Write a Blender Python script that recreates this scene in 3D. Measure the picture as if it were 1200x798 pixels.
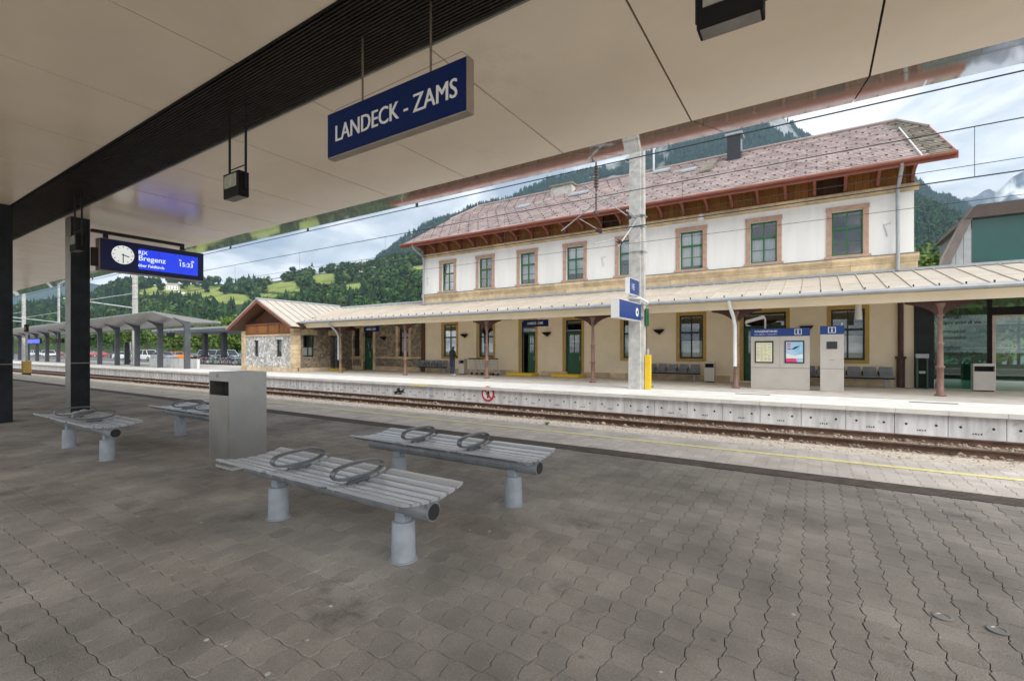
import bpy, bmesh, math, random
import numpy as np
from mathutils import Vector, Matrix
random.seed(7); rng = np.random.default_rng(7)
scene = bpy.context.scene
for o in list(bpy.data.objects): bpy.data.objects.remove(o)
COL = scene.collection
R = math.radians

# ---------------------------------------------------------------- camera, sky, sun, exposure
H = 1.6; YAW = R(32.7); FPX = 553.0; CX = 600.0; CY = 411.0
SA, CA = math.sin(YAW), math.cos(YAW)
cam = bpy.data.cameras.new('camera'); camo = bpy.data.objects.new('camera', cam); COL.objects.link(camo)
camo.location = (0, 0, H); camo.rotation_euler = (R(90), 0, YAW)
cam.sensor_fit = 'HORIZONTAL'; cam.sensor_width = 36; cam.lens = 36 * FPX / 1200
cam.shift_y = (CY - 399) / 1200; cam.clip_start = 0.05; cam.clip_end = 30000
scene.camera = camo

SUN_EL, SUN_AZ = R(42), R(114)          # bright side of the overcast sky: to the right of the camera
world = bpy.data.worlds.new('World'); scene.world = world; world.use_nodes = True
wn, wl = world.node_tree.nodes, world.node_tree.links
wn.clear()
w_out = wn.new('ShaderNodeOutputWorld'); w_bg = wn.new('ShaderNodeBackground')
w_bg.inputs['Strength'].default_value = 0.10
sky = wn.new('ShaderNodeTexSky'); sky.sky_type = 'NISHITA'; sky.sun_disc = False
sky.sun_elevation = SUN_EL; sky.sun_rotation = SUN_AZ; sky.altitude = 800
sky.air_density = 1.0; sky.dust_density = 1.0; sky.ozone_density = 1.0
tc = wn.new('ShaderNodeTexCoord')
# overcast: cloud deck projected on a plane overhead (direction / height), so clouds foreshorten to the horizon
sep = wn.new('ShaderNodeSeparateXYZ'); wl.new(tc.outputs['Generated'], sep.inputs[0])
mz = wn.new('ShaderNodeMath'); mz.operation = 'MAXIMUM'; wl.new(sep.outputs['Z'], mz.inputs[0]); mz.inputs[1].default_value = 0.0
az = wn.new('ShaderNodeMath'); az.operation = 'ADD'; wl.new(mz.outputs[0], az.inputs[0]); az.inputs[1].default_value = 0.22
dv = wn.new('ShaderNodeVectorMath'); dv.operation = 'DIVIDE'
cmb = wn.new('ShaderNodeCombineXYZ')
for i in range(3): wl.new(az.outputs[0], cmb.inputs[i])
wl.new(tc.outputs['Generated'], dv.inputs[0]); wl.new(cmb.outputs[0], dv.inputs[1])
n1 = wn.new('ShaderNodeTexNoise'); n1.inputs['Scale'].default_value = 2.3; n1.inputs['Detail'].default_value = 9
n1.inputs['Roughness'].default_value = 0.58; n1.inputs['Distortion'].default_value = 0.35
wl.new(dv.outputs[0], n1.inputs['Vector'])
cr = wn.new('ShaderNodeValToRGB'); wl.new(n1.outputs['Fac'], cr.inputs[0])
e = cr.color_ramp.elements
e[0].position = 0.37; e[0].color = (1.7, 2.0, 2.45, 1)
e[1].position = 0.60; e[1].color = (4.75, 4.8, 4.85, 1)
m_ = e.new(0.48); m_.color = (2.95, 3.15, 3.4, 1)
n2 = wn.new('ShaderNodeTexNoise'); n2.inputs['Scale'].default_value = 0.9; n2.inputs['Detail'].default_value = 6
wl.new(dv.outputs[0], n2.inputs['Vector'])
cr2 = wn.new('ShaderNodeValToRGB'); wl.new(n2.outputs['Fac'], cr2.inputs[0])
cr2.color_ramp.elements[0].position = 0.30; cr2.color_ramp.elements[0].color = (0.8, 0.8, 0.8, 1)
cr2.color_ramp.elements[1].position = 0.42; cr2.color_ramp.elements[1].color = (1, 1, 1, 1)
mixw = wn.new('ShaderNodeMix'); mixw.data_type = 'RGBA'
wl.new(cr2.outputs[0], mixw.inputs['Factor']); wl.new(sky.outputs[0], mixw.inputs['A']); wl.new(cr.outputs[0], mixw.inputs['B'])
wl.new(mixw.outputs['Result'], w_bg.inputs['Color']); wl.new(w_bg.outputs[0], w_out.inputs[0])

sl = bpy.data.lights.new('sun', 'SUN'); sl.energy = 1.5; sl.angle = R(50); sl.color = (1, 0.96, 0.9)
so = bpy.data.objects.new('sun', sl); COL.objects.link(so)
sd = Vector((math.sin(SUN_AZ) * math.cos(SUN_EL), math.cos(SUN_AZ) * math.cos(SUN_EL), math.sin(SUN_EL)))
so.rotation_euler = sd.to_track_quat('Z', 'Y').to_euler(); so.location = (0, 0, 60)

vs = scene.view_settings
vs.view_transform = 'Standard'; vs.look = 'None'; vs.exposure = 1.6; vs.gamma = 1.0; vs.use_curve_mapping = False
scene.render.engine = 'CYCLES'
scene.cycles.max_bounces = 10; scene.cycles.diffuse_bounces = 6; scene.cycles.transparent_max_bounces = 16

# ---------------------------------------------------------------- helpers
def px(x, y):                       # photo pixel -> direction, one unit deep
    u = (x - CX) / FPX
    return Vector((-SA + CA * u, CA + SA * u, (CY - y) / FPX))
def at_z(x, y, z):
    d = px(x, y); return d * ((z - H) / d.z) + Vector((0, 0, H))
def at_y(x, y, Y):
    d = px(x, y); return d * (Y / d.y) + Vector((0, 0, H))
def at_d(x, y, dep): return px(x, y) * dep + Vector((0, 0, H))
def xat(x, Y):
    d = px(x, 0); return d.x / d.y * Y
def to_px(P):
    dep = -SA * P[0] + CA * P[1]; r = CA * P[0] + SA * P[1]
    return CX + FPX * r / dep, CY - FPX * (P[2] - H) / dep

class B:
    def __init__(s): s.v = []; s.f = []; s.m = []
    def quad(s, *p, mi=0):
        n = len(s.v); s.v += [tuple(q) for q in p]; s.f.append(tuple(range(n, n + len(p)))); s.m.append(mi); return s
    def box(s, x0, x1, y0, y1, z0, z1, mi=0):
        n = len(s.v)
        s.v += [(x0, y0, z0), (x1, y0, z0), (x1, y1, z0), (x0, y1, z0), (x0, y0, z1), (x1, y0, z1), (x1, y1, z1), (x0, y1, z1)]
        for q in ((3, 2, 1, 0), (4, 5, 6, 7), (0, 1, 5, 4), (1, 2, 6, 5), (2, 3, 7, 6), (3, 0, 4, 7)):
            s.f.append(tuple(n + i for i in q)); s.m.append(mi)
        return s
    def cbox(s, c, d, mi=0):
        return s.box(c[0] - d[0] / 2, c[0] + d[0] / 2, c[1] - d[1] / 2, c[1] + d[1] / 2, c[2] - d[2] / 2, c[2] + d[2] / 2, mi)
    def prism(s, poly, ax, a, b, mi=0):     # poly in the other two axes (x,z for 'y'; y,z for 'x'; x,y for 'z')
        n = len(s.v); k = len(poly)
        for w in (a, b):
            for (p, q) in poly:
                s.v.append({'x': (w, p, q), 'y': (p, w, q), 'z': (p, q, w)}[ax])
        s.f.append(tuple(n + i for i in range(k))); s.m.append(mi)
        s.f.append(tuple(n + k + i for i in reversed(range(k)))); s.m.append(mi)
        for i in range(k):
            j = (i + 1) % k; s.f.append((n + i, n + k + i, n + k + j, n + j)); s.m.append(mi)
        return s
    def rings(s, rings, mi=0, caps=True, closed=False):
        n = len(s.v); k = len(rings[0])
        for r in rings: s.v += [tuple(p) for p in r]
        L = len(rings)
        for i in range(L if closed else L - 1):
            i2 = (i + 1) % L
            for j in range(k):
                j2 = (j + 1) % k
                s.f.append((n + i * k + j, n + i * k + j2, n + i2 * k + j2, n + i2 * k + j)); s.m.append(mi)
        if caps and not closed:
            s.f.append(tuple(n + j for j in reversed(range(k)))); s.m.append(mi)
            s.f.append(tuple(n + (L - 1) * k + j for j in range(k))); s.m.append(mi)
        return s
    def tube(s, path, r, n=8, mi=0, caps=True, closed=False):
        P = [Vector(p) for p in path]; rs = r if isinstance(r, (list, tuple)) else [r] * len(P)
        out = []; L = len(P); up0 = None
        for i in range(L):
            if closed: t = P[(i + 1) % L] - P[i - 1]
            else: t = P[min(i + 1, L - 1)] - P[max(i - 1, 0)]
            t.normalize()
            if up0 is None: up0 = Vector((0, 0, 1)) if abs(t.z) < 0.9 else Vector((1, 0, 0))
            a = t.cross(up0)
            if a.length < 1e-4: a = t.cross(Vector((0, 1, 0)))
            a.normalize(); b = a.cross(t); up0 = b
            out.append([P[i] + (a * math.cos(2 * math.pi * j / n) + b * math.sin(2 * math.pi * j / n)) * rs[i] for j in range(n)])
        return s.rings(out, mi, caps, closed)
    def lathe(s, prof, c=(0, 0, 0), n=12, mi=0):
        return s.rings([[(c[0] + r * math.cos(2 * math.pi * j / n), c[1] + r * math.sin(2 * math.pi * j / n), c[2] + z) for j in range(n)] for r, z in prof], mi)
    def disc(s, c, r, ax='y', n=16, mi=0, d=0.004):
        pts = []
        for j in range(n):
            a = 2 * math.pi * j / n; p, q = r * math.cos(a), r * math.sin(a)
            pts.append({'y': (c[0] + p, c[2] + q), 'x': (c[1] + p, c[2] + q), 'z': (c[0] + p, c[1] + q)}[ax])
        w = {'x': c[0], 'y': c[1], 'z': c[2]}[ax]
        return s.prism(pts, ax, w - d / 2, w + d / 2, mi)
    def mesh(s, name, mats):
        me = bpy.data.meshes.new(name); me.from_pydata(s.v, [], s.f)
        mats = mats if isinstance(mats, (list, tuple)) else [mats]
        for m in mats: me.materials.append(m)
        if len(mats) > 1: me.polygons.foreach_set('material_index', s.m)
        bm = bmesh.new(); bm.from_mesh(me); bmesh.ops.recalc_face_normals(bm, faces=bm.faces); bm.to_mesh(me); bm.free()
        me.update(); return me
    def obj(s, name, mats, parent=None, loc=(0, 0, 0), rz=0, smooth=False, bevel=0):
        return link(name, s.mesh(name, mats), parent, loc, rz, smooth, bevel)
def link(name, me, parent=None, loc=(0, 0, 0), rz=0, smooth=False, bevel=0):
    o = bpy.data.objects.new(name, me); COL.objects.link(o); o.parent = parent; o.location = loc; o.rotation_euler = (0, 0, rz)
    if smooth:
        me.polygons.foreach_set('use_smooth', [True] * len(me.polygons)); 
        try: me.set_sharp_from_angle(angle=R(40))
        except Exception: pass
    if bevel:
        md = o.modifiers.new('bevel', 'BEVEL'); md.width = bevel; md.segments = 2; md.limit_method = 'ANGLE'
    return o
def thing(name, label, cat, loc=(0, 0, 0), rz=0, group=None):
    o = bpy.data.objects.new(name, None); COL.objects.link(o); o.location = loc; o.rotation_euler = (0, 0, rz); o.empty_display_size = 0.2
    return tag(o, label, cat, group)
def tag(o, label, cat, group=None, kind=None):
    o['label'] = label; o['category'] = cat
    if group: o['group'] = group
    if kind: o['kind'] = kind
    return o
def stuff(o, label=None):
    o['kind'] = 'stuff'
    if label: o['label'] = label
    return o
def struct(o): o['kind'] = 'structure'; return o
def dup(o, parent=None, label=None, group=None, loc=None, rz=None):
    c = o.copy(); COL.objects.link(c); c.parent = parent
    if label: c['label'] = label
    if group: c['group'] = group
    if loc is not None: c.location = loc
    if rz is not None: c.rotation_euler = (0, 0, rz)
    for ch in o.children: dup(ch, c)
    return c
def text(name, body, size, m, parent, loc, face='-y', ax='LEFT', fat=0.0, ext=0.002, sx=1.0, rot=None):
    cu = bpy.data.curves.new(name, 'FONT'); cu.body = body; cu.size = size; cu.align_x = ax; cu.extrude = ext; cu.offset = fat
    cu.resolution_u = 3
    t = bpy.data.objects.new(name, cu); COL.objects.link(t)
    dg = bpy.context.evaluated_depsgraph_get()
    me = bpy.data.meshes.new_from_object(t.evaluated_get(dg)); bpy.data.objects.remove(t)
    me.materials.clear(); me.materials.append(m)
    o = bpy.data.objects.new(name, me); COL.objects.link(o); o.parent = parent; o.location = loc
    o.rotation_euler = {'-y': (R(90), 0, 0), '+x': (R(90), 0, R(90)), 'up': (0, 0, 0)}[face] if rot is None else rot
    o.scale = (sx, 1, 1); return o

# ---------------------------------------------------------------- materials
def mat(name, col, rough=0.6, metal=0.0, var=0.12, scale=3.0, bump=0.0, bscale=40.0, spec=0.5, col2=None, sc2=None, rvar=0.0, dirt=None, streak=False, isl=0.0, objr=0.0, squash=None, grain=0.0):
    m = bpy.data.materials.new(name); m.use_nodes = True
    nt = m.node_tree; N, L = nt.nodes, nt.links; p = N['Principled BSDF']
    p.inputs['Roughness'].default_value = rough; p.inputs['Metallic'].default_value = metal
    p.inputs['Specular IOR Level'].default_value = spec
    g = N.new('ShaderNodeNewGeometry'); vec = g.outputs['Position']
    if streak or squash:
        mp = N.new('ShaderNodeMapping'); mp.inputs['Scale'].default_value = squash or (1, 1, 0.12); L.new(vec, mp.inputs['Vector']); vec2 = mp.outputs[0]
    else: vec2 = vec
    n = N.new('ShaderNodeTexNoise'); n.inputs['Scale'].default_value = scale; n.inputs['Detail'].default_value = 6; n.inputs['Roughness'].default_value = 0.62
    L.new(vec2, n.inputs['Vector'])
    c2 = col2 or tuple(c * (1 - var * 1.6) for c in col)
    c1 = col if col2 else tuple(min(1, c * (1 + var)) for c in col)
    rp = N.new('ShaderNodeValToRGB'); rp.color_ramp.elements[0].position = 0.33; rp.color_ramp.elements[1].position = 0.67
    rp.color_ramp.elements[0].color = (*c2, 1); rp.color_ramp.elements[1].color = (*c1, 1)
    L.new(n.outputs['Fac'], rp.inputs[0]); out = rp.outputs[0]
    if dirt:                                    # (colour, scale, threshold)
        nd = N.new('ShaderNodeTexNoise'); nd.inputs['Scale'].default_value = dirt[1]; nd.inputs['Detail'].default_value = 8; nd.inputs['Roughness'].default_value = 0.7
        L.new(vec, nd.inputs['Vector'])
        rd = N.new('ShaderNodeValToRGB'); rd.color_ramp.elements[0].position = dirt[2]; rd.color_ramp.elements[1].position = dirt[2] + 0.14
        L.new(nd.outputs['Fac'], rd.inputs[0])
        mx = N.new('ShaderNodeMix'); mx.data_type = 'RGBA'; L.new(rd.outputs[0], mx.inputs['Factor']); L.new(out, mx.inputs['A']); mx.inputs['B'].default_value = (*dirt[0], 1)
        out = mx.outputs['Result']
    if grain:                                   # fine aggregate speckle and small dark spots
        ng = N.new('ShaderNodeTexNoise'); ng.inputs['Scale'].default_value = 75; ng.inputs['Detail'].default_value = 8; ng.inputs['Roughness'].default_value = 0.8; L.new(vec, ng.inputs['Vector'])
        mg = N.new('ShaderNodeMapRange'); L.new(ng.outputs['Fac'], mg.inputs[0]); mg.inputs[1].default_value = .3; mg.inputs[2].default_value = .7; mg.inputs[3].default_value = 1 - grain; mg.inputs[4].default_value = 1 + grain
        hg = N.new('ShaderNodeHueSaturation'); L.new(out, hg.inputs['Color']); L.new(mg.outputs[0], hg.inputs['Value']); out = hg.outputs[0]
        vo = N.new('ShaderNodeTexVoronoi'); vo.inputs['Scale'].default_value = 3.3; L.new(vec, vo.inputs['Vector'])
        ds = N.new('ShaderNodeValToRGB'); ds.color_ramp.elements[0].position = .045; ds.color_ramp.elements[0].color = (.55, .55, .55, 1); ds.color_ramp.elements[1].position = .075; ds.color_ramp.elements[1].color = (1, 1, 1, 1); L.new(vo.outputs['Distance'], ds.inputs[0])
        mu2 = N.new('ShaderNodeMix'); mu2.data_type = 'RGBA'; mu2.blend_type = 'MULTIPLY'; mu2.inputs['Factor'].default_value = .8; L.new(out, mu2.inputs['A']); L.new(ds.outputs[0], mu2.inputs['B']); out = mu2.outputs['Result']
    if isl or objr:
        hv = N.new('ShaderNodeHueSaturation'); L.new(out, hv.inputs['Color'])
        ad = N.new('ShaderNodeMath'); ad.operation = 'ADD'; L.new(g.outputs['Random Per Island'], ad.inputs[0])
        oi = N.new('ShaderNodeObjectInfo'); L.new(oi.outputs['Random'], ad.inputs[1])
        fr = N.new('ShaderNodeMath'); fr.operation = 'FRACT'; L.new(ad.outputs[0], fr.inputs[0])
        mr = N.new('ShaderNodeMapRange'); L.new(fr.outputs[0], mr.inputs[0]); k = isl or objr
        mr.inputs['To Min'].default_value = 1 - k; mr.inputs['To Max'].default_value = 1 + k
        L.new(mr.outputs[0], hv.inputs['Value']); out = hv.outputs[0]
    L.new(out, p.inputs['Base Color'])
    if rvar:
        mr = N.new('ShaderNodeMapRange'); L.new(n.outputs['Fac'], mr.inputs[0]); mr.inputs['To Min'].default_value = max(0, rough - rvar); mr.inputs['To Max'].default_value = rough + rvar
        L.new(mr.outputs[0], p.inputs['Roughness'])
    if bump:
        nb = N.new('ShaderNodeTexNoise'); nb.inputs['Scale'].default_value = bscale; nb.inputs['Detail'].default_value = 5; L.new(vec, nb.inputs['Vector'])
        bp = N.new('ShaderNodeBump'); bp.inputs['Strength'].default_value = bump; bp.inputs['Distance'].default_value = 0.02
        L.new(nb.outputs['Fac'], bp.inputs['Height']); L.new(bp.outputs[0], p.inputs['Normal'])
    return m
def emit(name, col, s):
    m = bpy.data.materials.new(name); m.use_nodes = True; p = m.node_tree.nodes['Principled BSDF']
    p.inputs['Base Color'].default_value = (*[c * 0.3 for c in col], 1); p.inputs['Emission Color'].default_value = (*col, 1); p.inputs['Emission Strength'].default_value = s
    p.inputs['Roughness'].default_value = 0.25; return m
def glass(name, tint=(0.8, 0.9, 0.87), k=1.0, rough=0.01):
    m = bpy.data.materials.new(name); m.use_nodes = True; nt = m.node_tree; N, L = nt.nodes, nt.links; N.remove(N['Principled BSDF'])
    t = N.new('ShaderNodeBsdfTransparent'); t.inputs[0].default_value = (*tint, 1)
    g = N.new('ShaderNodeBsdfGlossy'); g.inputs['Roughness'].default_value = rough; g.inputs[0].default_value = (1, 1, 1, 1)
    f = N.new('ShaderNodeFresnel'); f.inputs[0].default_value = 1.5
    mu = N.new('ShaderNodeMath'); mu.operation = 'MULTIPLY_ADD'; mu.inputs[1].default_value = 1.7 * k; mu.inputs[2].default_value = 0.02; mu.use_clamp = True; L.new(f.outputs[0], mu.inputs[0])
    x = N.new('ShaderNodeMixShader'); L.new(mu.outputs[0], x.inputs[0]); L.new(t.outputs[0], x.inputs[1]); L.new(g.outputs[0], x.inputs[2])
    L.new(x.outputs[0], N['Material Output'].inputs[0]); return m
def vcol(name, rough=0.85, k=0.25, scale=0.4):        # colour from a per-piece attribute (species / land cover), varied by noise
    m = bpy.data.materials.new(name); m.use_nodes = True; N, L = m.node_tree.nodes, m.node_tree.links; p = N['Principled BSDF']
    a = N.new('ShaderNodeAttribute'); a.attribute_name = 'tone'
    g = N.new('ShaderNodeNewGeometry'); n = N.new('ShaderNodeTexNoise'); n.inputs['Scale'].default_value = scale; n.inputs['Detail'].default_value = 6; L.new(g.outputs['Position'], n.inputs['Vector'])
    mr = N.new('ShaderNodeMapRange'); mr.inputs[1].default_value = 0.3; mr.inputs[2].default_value = 0.7; mr.inputs[3].default_value = 1 - k; mr.inputs[4].default_value = 1 + k; L.new(n.outputs['Fac'], mr.inputs[0])
    h = N.new('ShaderNodeHueSaturation'); L.new(a.outputs['Color'], h.inputs['Color']); L.new(mr.outputs[0], h.inputs['Value']); L.new(h.outputs[0], p.inputs['Base Color'])
    p.inputs['Roughness'].default_value = rough; p.inputs['Specular IOR Level'].default_value = 0.15; return m

M = {}
M['paver'] = mat('paver', (0.30, 0.274, 0.243), 0.72, var=0.26, scale=0.8, bump=0.5, bscale=130, dirt=((0.105, 0.093, 0.082), 0.9, 0.575), isl=0.105, grain=0.34)
M['paver_lit'] = mat('paver_lit', (0.62, 0.565, 0.515), 0.8, var=0.12, scale=1.5, bump=0.3, bscale=160, dirt=((0.38, 0.34, 0.3), 2.0, 0.62), isl=0.09)  # pale edge paver; daylight along the open edge is also put into its colour
M['joint'] = mat('joint', (0.06, 0.045, 0.036), 0.95, var=0.3, scale=2.5, dirt=((0.36, 0.32, 0.28), 0.55, 0.62))
M['tactile'] = mat('tactile', (0.12, 0.1, 0.085), 0.85, var=0.2, scale=6, bump=0.4, bscale=60)
M['yellow_line'] = mat('yellow_line', (0.88, 0.80, 0.36), 0.7, var=0.1, scale=9, dirt=((0.4, 0.37, 0.28), 7, 0.62))
M['gravel'] = mat('gravel', (0.66, 0.58, 0.49), 0.95, col2=(0.36, 0.3, 0.24), scale=16, bump=1.0, bscale=22)
M['ballast'] = mat('ballast', (0.36, 0.27, 0.2), 0.95, col2=(0.12, 0.08, 0.06), scale=14, bump=1.0, bscale=18)
M['rock_bit'] = mat('rock_bit', (0.34, 0.27, 0.21), 0.9, var=0.2, scale=2, isl=0.45)
M['sleeper'] = mat('sleeper', (0.6, 0.5, 0.41), 0.9, var=0.15, scale=3, dirt=((0.25, 0.17, 0.11), 3, 0.55), objr=0.15)
M['rail'] = mat('rail', (0.13, 0.075, 0.05), 0.8, var=0.25, scale=4, bump=0.2)
M['rail_top'] = mat('rail_top', (0.42, 0.38, 0.35), 0.35, metal=0.8, var=0.1)
M['concrete'] = mat('concrete', (0.74, 0.745, 0.745), 0.85, var=0.17, scale=4.5, bump=0.15, bscale=30, dirt=((0.42, 0.41, 0.39), 2.6, 0.60), objr=0.07, streak=True)
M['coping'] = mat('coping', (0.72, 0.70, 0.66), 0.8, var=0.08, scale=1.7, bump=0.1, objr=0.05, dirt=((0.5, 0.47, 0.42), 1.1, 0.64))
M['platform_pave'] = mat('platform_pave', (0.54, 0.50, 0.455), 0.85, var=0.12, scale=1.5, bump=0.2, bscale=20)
M['hole'] = mat('hole', (0.03, 0.03, 0.03), 0.9)
M['ceiling'] = mat('ceiling', (0.95, 0.825, 0.665), 0.2, var=0.045, scale=0.5, bump=0.014, bscale=1.1, spec=0.6, dirt=((0.84, 0.70, 0.545), 0.45, 0.6))
M['bevel_panel'] = mat('bevel_panel', (0.42, 0.38, 0.34), 0.04, var=0.03, scale=0.5, bump=0.03, bscale=0.7, spec=0.9)
M['black'] = mat('black', (0.010, 0.0095, 0.009), 0.7, var=0.2, spec=0.25)
M['slat'] = mat('slat', (0.03, 0.025, 0.02), 0.55, var=0.2, spec=0.3)
M['dark_steel'] = mat('dark_steel', (0.016, 0.019, 0.024), 0.55, metal=0.0, spec=0.3, var=0.45, scale=2.0, rvar=0.15, dirt=((0.035, 0.035, 0.036), 1.2, 0.6))
M['steel_edge'] = mat('steel_edge', (0.3, 0.29, 0.27), 0.45, metal=0.6, var=0.15)
M['fixture_rod'] = mat('fixture_rod', (0.33, 0.27, 0.21), 0.45, metal=0.7)
M['stainless'] = mat('stainless', (0.44, 0.43, 0.415), 0.33, metal=0.85, var=0.07, scale=2.5, rvar=0.06, bump=0.02, bscale=3)
M['bench_metal'] = mat('bench_metal', (0.62, 0.645, 0.68), 0.32, metal=0.55, var=0.035, scale=5, rvar=0.08)
M['bench_tube'] = mat('bench_tube', (0.33, 0.35, 0.37), 0.5, metal=0.4, var=0.14, scale=6)
M['bench_leg'] = mat('bench_leg', (0.33, 0.36, 0.395), 0.65, var=0.1, scale=7, dirt=((0.2, 0.19, 0.17), 5, 0.64))
M['arm'] = mat('arm', (0.19, 0.20, 0.21), 0.28, metal=0.5, var=0.2)
M['bezel'] = mat('bezel', (0.006, 0.012, 0.10), 0.3, spec=.3)
M['sign_blue'] = mat('sign_blue', (0.004, 0.018, 0.10), 0.5, spec=0.15, var=0.04)
M['sign_text'] = mat('sign_text', (0.85, 0.85, 0.84), 0.5, var=0.02)
M['sign_frame'] = mat('sign_frame', (0.42, 0.36, 0.30), 0.4, metal=0.5)
M['white_paint'] = mat('white_paint', (0.8, 0.8, 0.79), 0.5, var=0.03)
M['red_paint'] = mat('red_paint', (0.6, 0.025, 0.035), 0.5, var=0.05)
M['plaster'] = mat('plaster', (0.86, 0.855, 0.83), 0.9, streak=True, var=0.05, scale=1.6, bump=0.08, bscale=30, dirt=((0.74, 0.72, 0.68), 0.9, 0.62))
M['cream'] = mat('cream', (0.90, 0.79, 0.605), 0.9, var=0.05, scale=0.7, bump=0.08, bscale=30, dirt=((0.58, 0.5, 0.39), 0.9, 0.66))
M['yellow_frame'] = mat('yellow_frame', (0.50, 0.33, 0.08), 0.75, var=0.08, scale=3)
M['pink_stone'] = mat('pink_stone', (0.50, 0.32, 0.24), 0.85, var=0.12, scale=5, bump=0.1)
M['sandstone'] = mat('sandstone', (0.64, 0.50, 0.32), 0.9, var=0.16, scale=2.2, bump=0.25, bscale=14, objr=0.16)
M['green_frame'] = mat('green_frame', (0.035, 0.15, 0.055), 0.5, var=0.1)
M['green_dark'] = mat('green_dark', (0.008, 0.035, 0.02), 0.45, var=0.15)
M['green_door'] = mat('green_door', (0.014, 0.10, 0.045), 0.5, var=0.12)
M['pane'] = glass('pane', (0.94, 0.96, 0.95))
M['green_glass'] = glass('green_glass', (0.27, 0.58, 0.49), 0.8)
M['clear_glass'] = glass('clear_glass', (0.75, 0.9, 0.85), 1.0)
M['curtain'] = mat('curtain', (0.88, 0.90, 0.93), 0.9, var=0.08, scale=5, squash=(6, 6, 0.3))
M['interior'] = mat('interior', (0.05, 0.055, 0.05), 0.9)
M['tile'] = mat('tile', (0.415, 0.335, 0.32), 0.85, var=0.12, scale=0.6, bump=0.1, isl=0.2, dirt=((0.30, 0.215, 0.2), 0.8, 0.58))
M['moss'] = mat('moss', (0.24, 0.215, 0.17), 0.95, var=0.25, scale=2, isl=0.2)
M['guard'] = mat('guard', (0.045, 0.035, 0.035), 0.8)
M['fascia_red'] = mat('fascia_red', (0.27, 0.085, 0.055), 0.65, var=0.12, scale=3)
M['wood_dark'] = mat('wood_dark', (0.115, 0.05, 0.02), 0.7, var=0.2, scale=2.5, squash=(6, 6, 0.5), objr=0.14)
M['wood_ochre'] = mat('wood_ochre', (0.36, 0.155, 0.035), 0.65, var=0.18, scale=2.5, squash=(7, 7, 0.5), objr=0.12)
M['iron'] = mat('iron', (0.075, 0.028, 0.022), 0.6, var=0.15, scale=6)
M['iron_pale'] = mat('iron_pale', (0.25, 0.145, 0.115), 0.65, var=0.15, scale=5, dirt=((0.16, 0.08, 0.06), 4, 0.6))
M['zinc'] = mat('zinc', (0.40, 0.42, 0.44), 0.5, metal=0.4, var=0.08, scale=3)
M['roof_metal'] = mat('roof_metal', (0.55, 0.485, 0.405), 0.6, var=0.07, scale=1.2, objr=0.06, dirt=((0.36, 0.29, 0.2), 1.5, 0.64))
M['yellow_paint'] = mat('yellow_paint', (0.78, 0.52, 0.02), 0.55, var=0.06, scale=5)
M['mast'] = mat('mast', (0.50, 0.49, 0.465), 0.9, var=0.16, scale=3.2, bump=0.25, bscale=25, dirt=((0.24, 0.23, 0.22), 3.0, 0.6))
M['galv'] = mat('galv', (0.5, 0.52, 0.53), 0.5, metal=0.5, var=0.12)
M['wire'] = mat('wire', (0.045, 0.05, 0.05), 0.5, metal=0.5)
M['insul'] = mat('insul', (0.10, 0.05, 0.035), 0.3)
M['kiosk'] = mat('kiosk', (0.56, 0.52, 0.47), 0.42, metal=0.35, var=0.04, scale=2)
M['screen_dark'] = mat('screen_dark', (0.03, 0.035, 0.04), 0.25)
M['seat_grey'] = mat('seat_grey', (0.20, 0.21, 0.23), 0.45, metal=0.4, var=0.1)
M['asphalt'] = mat('asphalt', (0.13, 0.13, 0.13), 0.9, var=0.15, scale=0.4, bump=0.2)
M['ground'] = mat('ground', (0.10, 0.13, 0.05), 0.95, col2=(0.14, 0.125, 0.09), scale=0.05)
M['shelter_metal'] = mat('shelter_metal', (0.42, 0.42, 0.42), 0.3, metal=0.5, var=0.06, scale=0.8)
M['shelter_pillar'] = mat('shelter_pillar', (0.10, 0.11, 0.125), 0.55, metal=0.2, var=0.15, scale=1.5)
M['skin'] = mat('skin', (0.5, 0.3, 0.22), 0.6)
M['jacket'] = mat('jacket', (0.018, 0.02, 0.026), 0.85)
M['jeans'] = mat('jeans', (0.03, 0.05, 0.11), 0.9, var=0.2, scale=8)
M['hair'] = mat('hair', (0.03, 0.022, 0.016), 0.7)
M['tyre'] = mat('tyre', (0.02, 0.02, 0.02), 0.8)
M['bark'] = mat('bark', (0.11, 0.085, 0.06), 0.9, var=0.25, scale=4)
M['land'] = vcol('land', 0.95, 0.3, 0.03)
M['leaf'] = vcol('leaf', 0.75, 0.25, 0.6)
M['far_leaf'] = vcol('far_leaf', 0.9, 0.3, 0.05)
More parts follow.
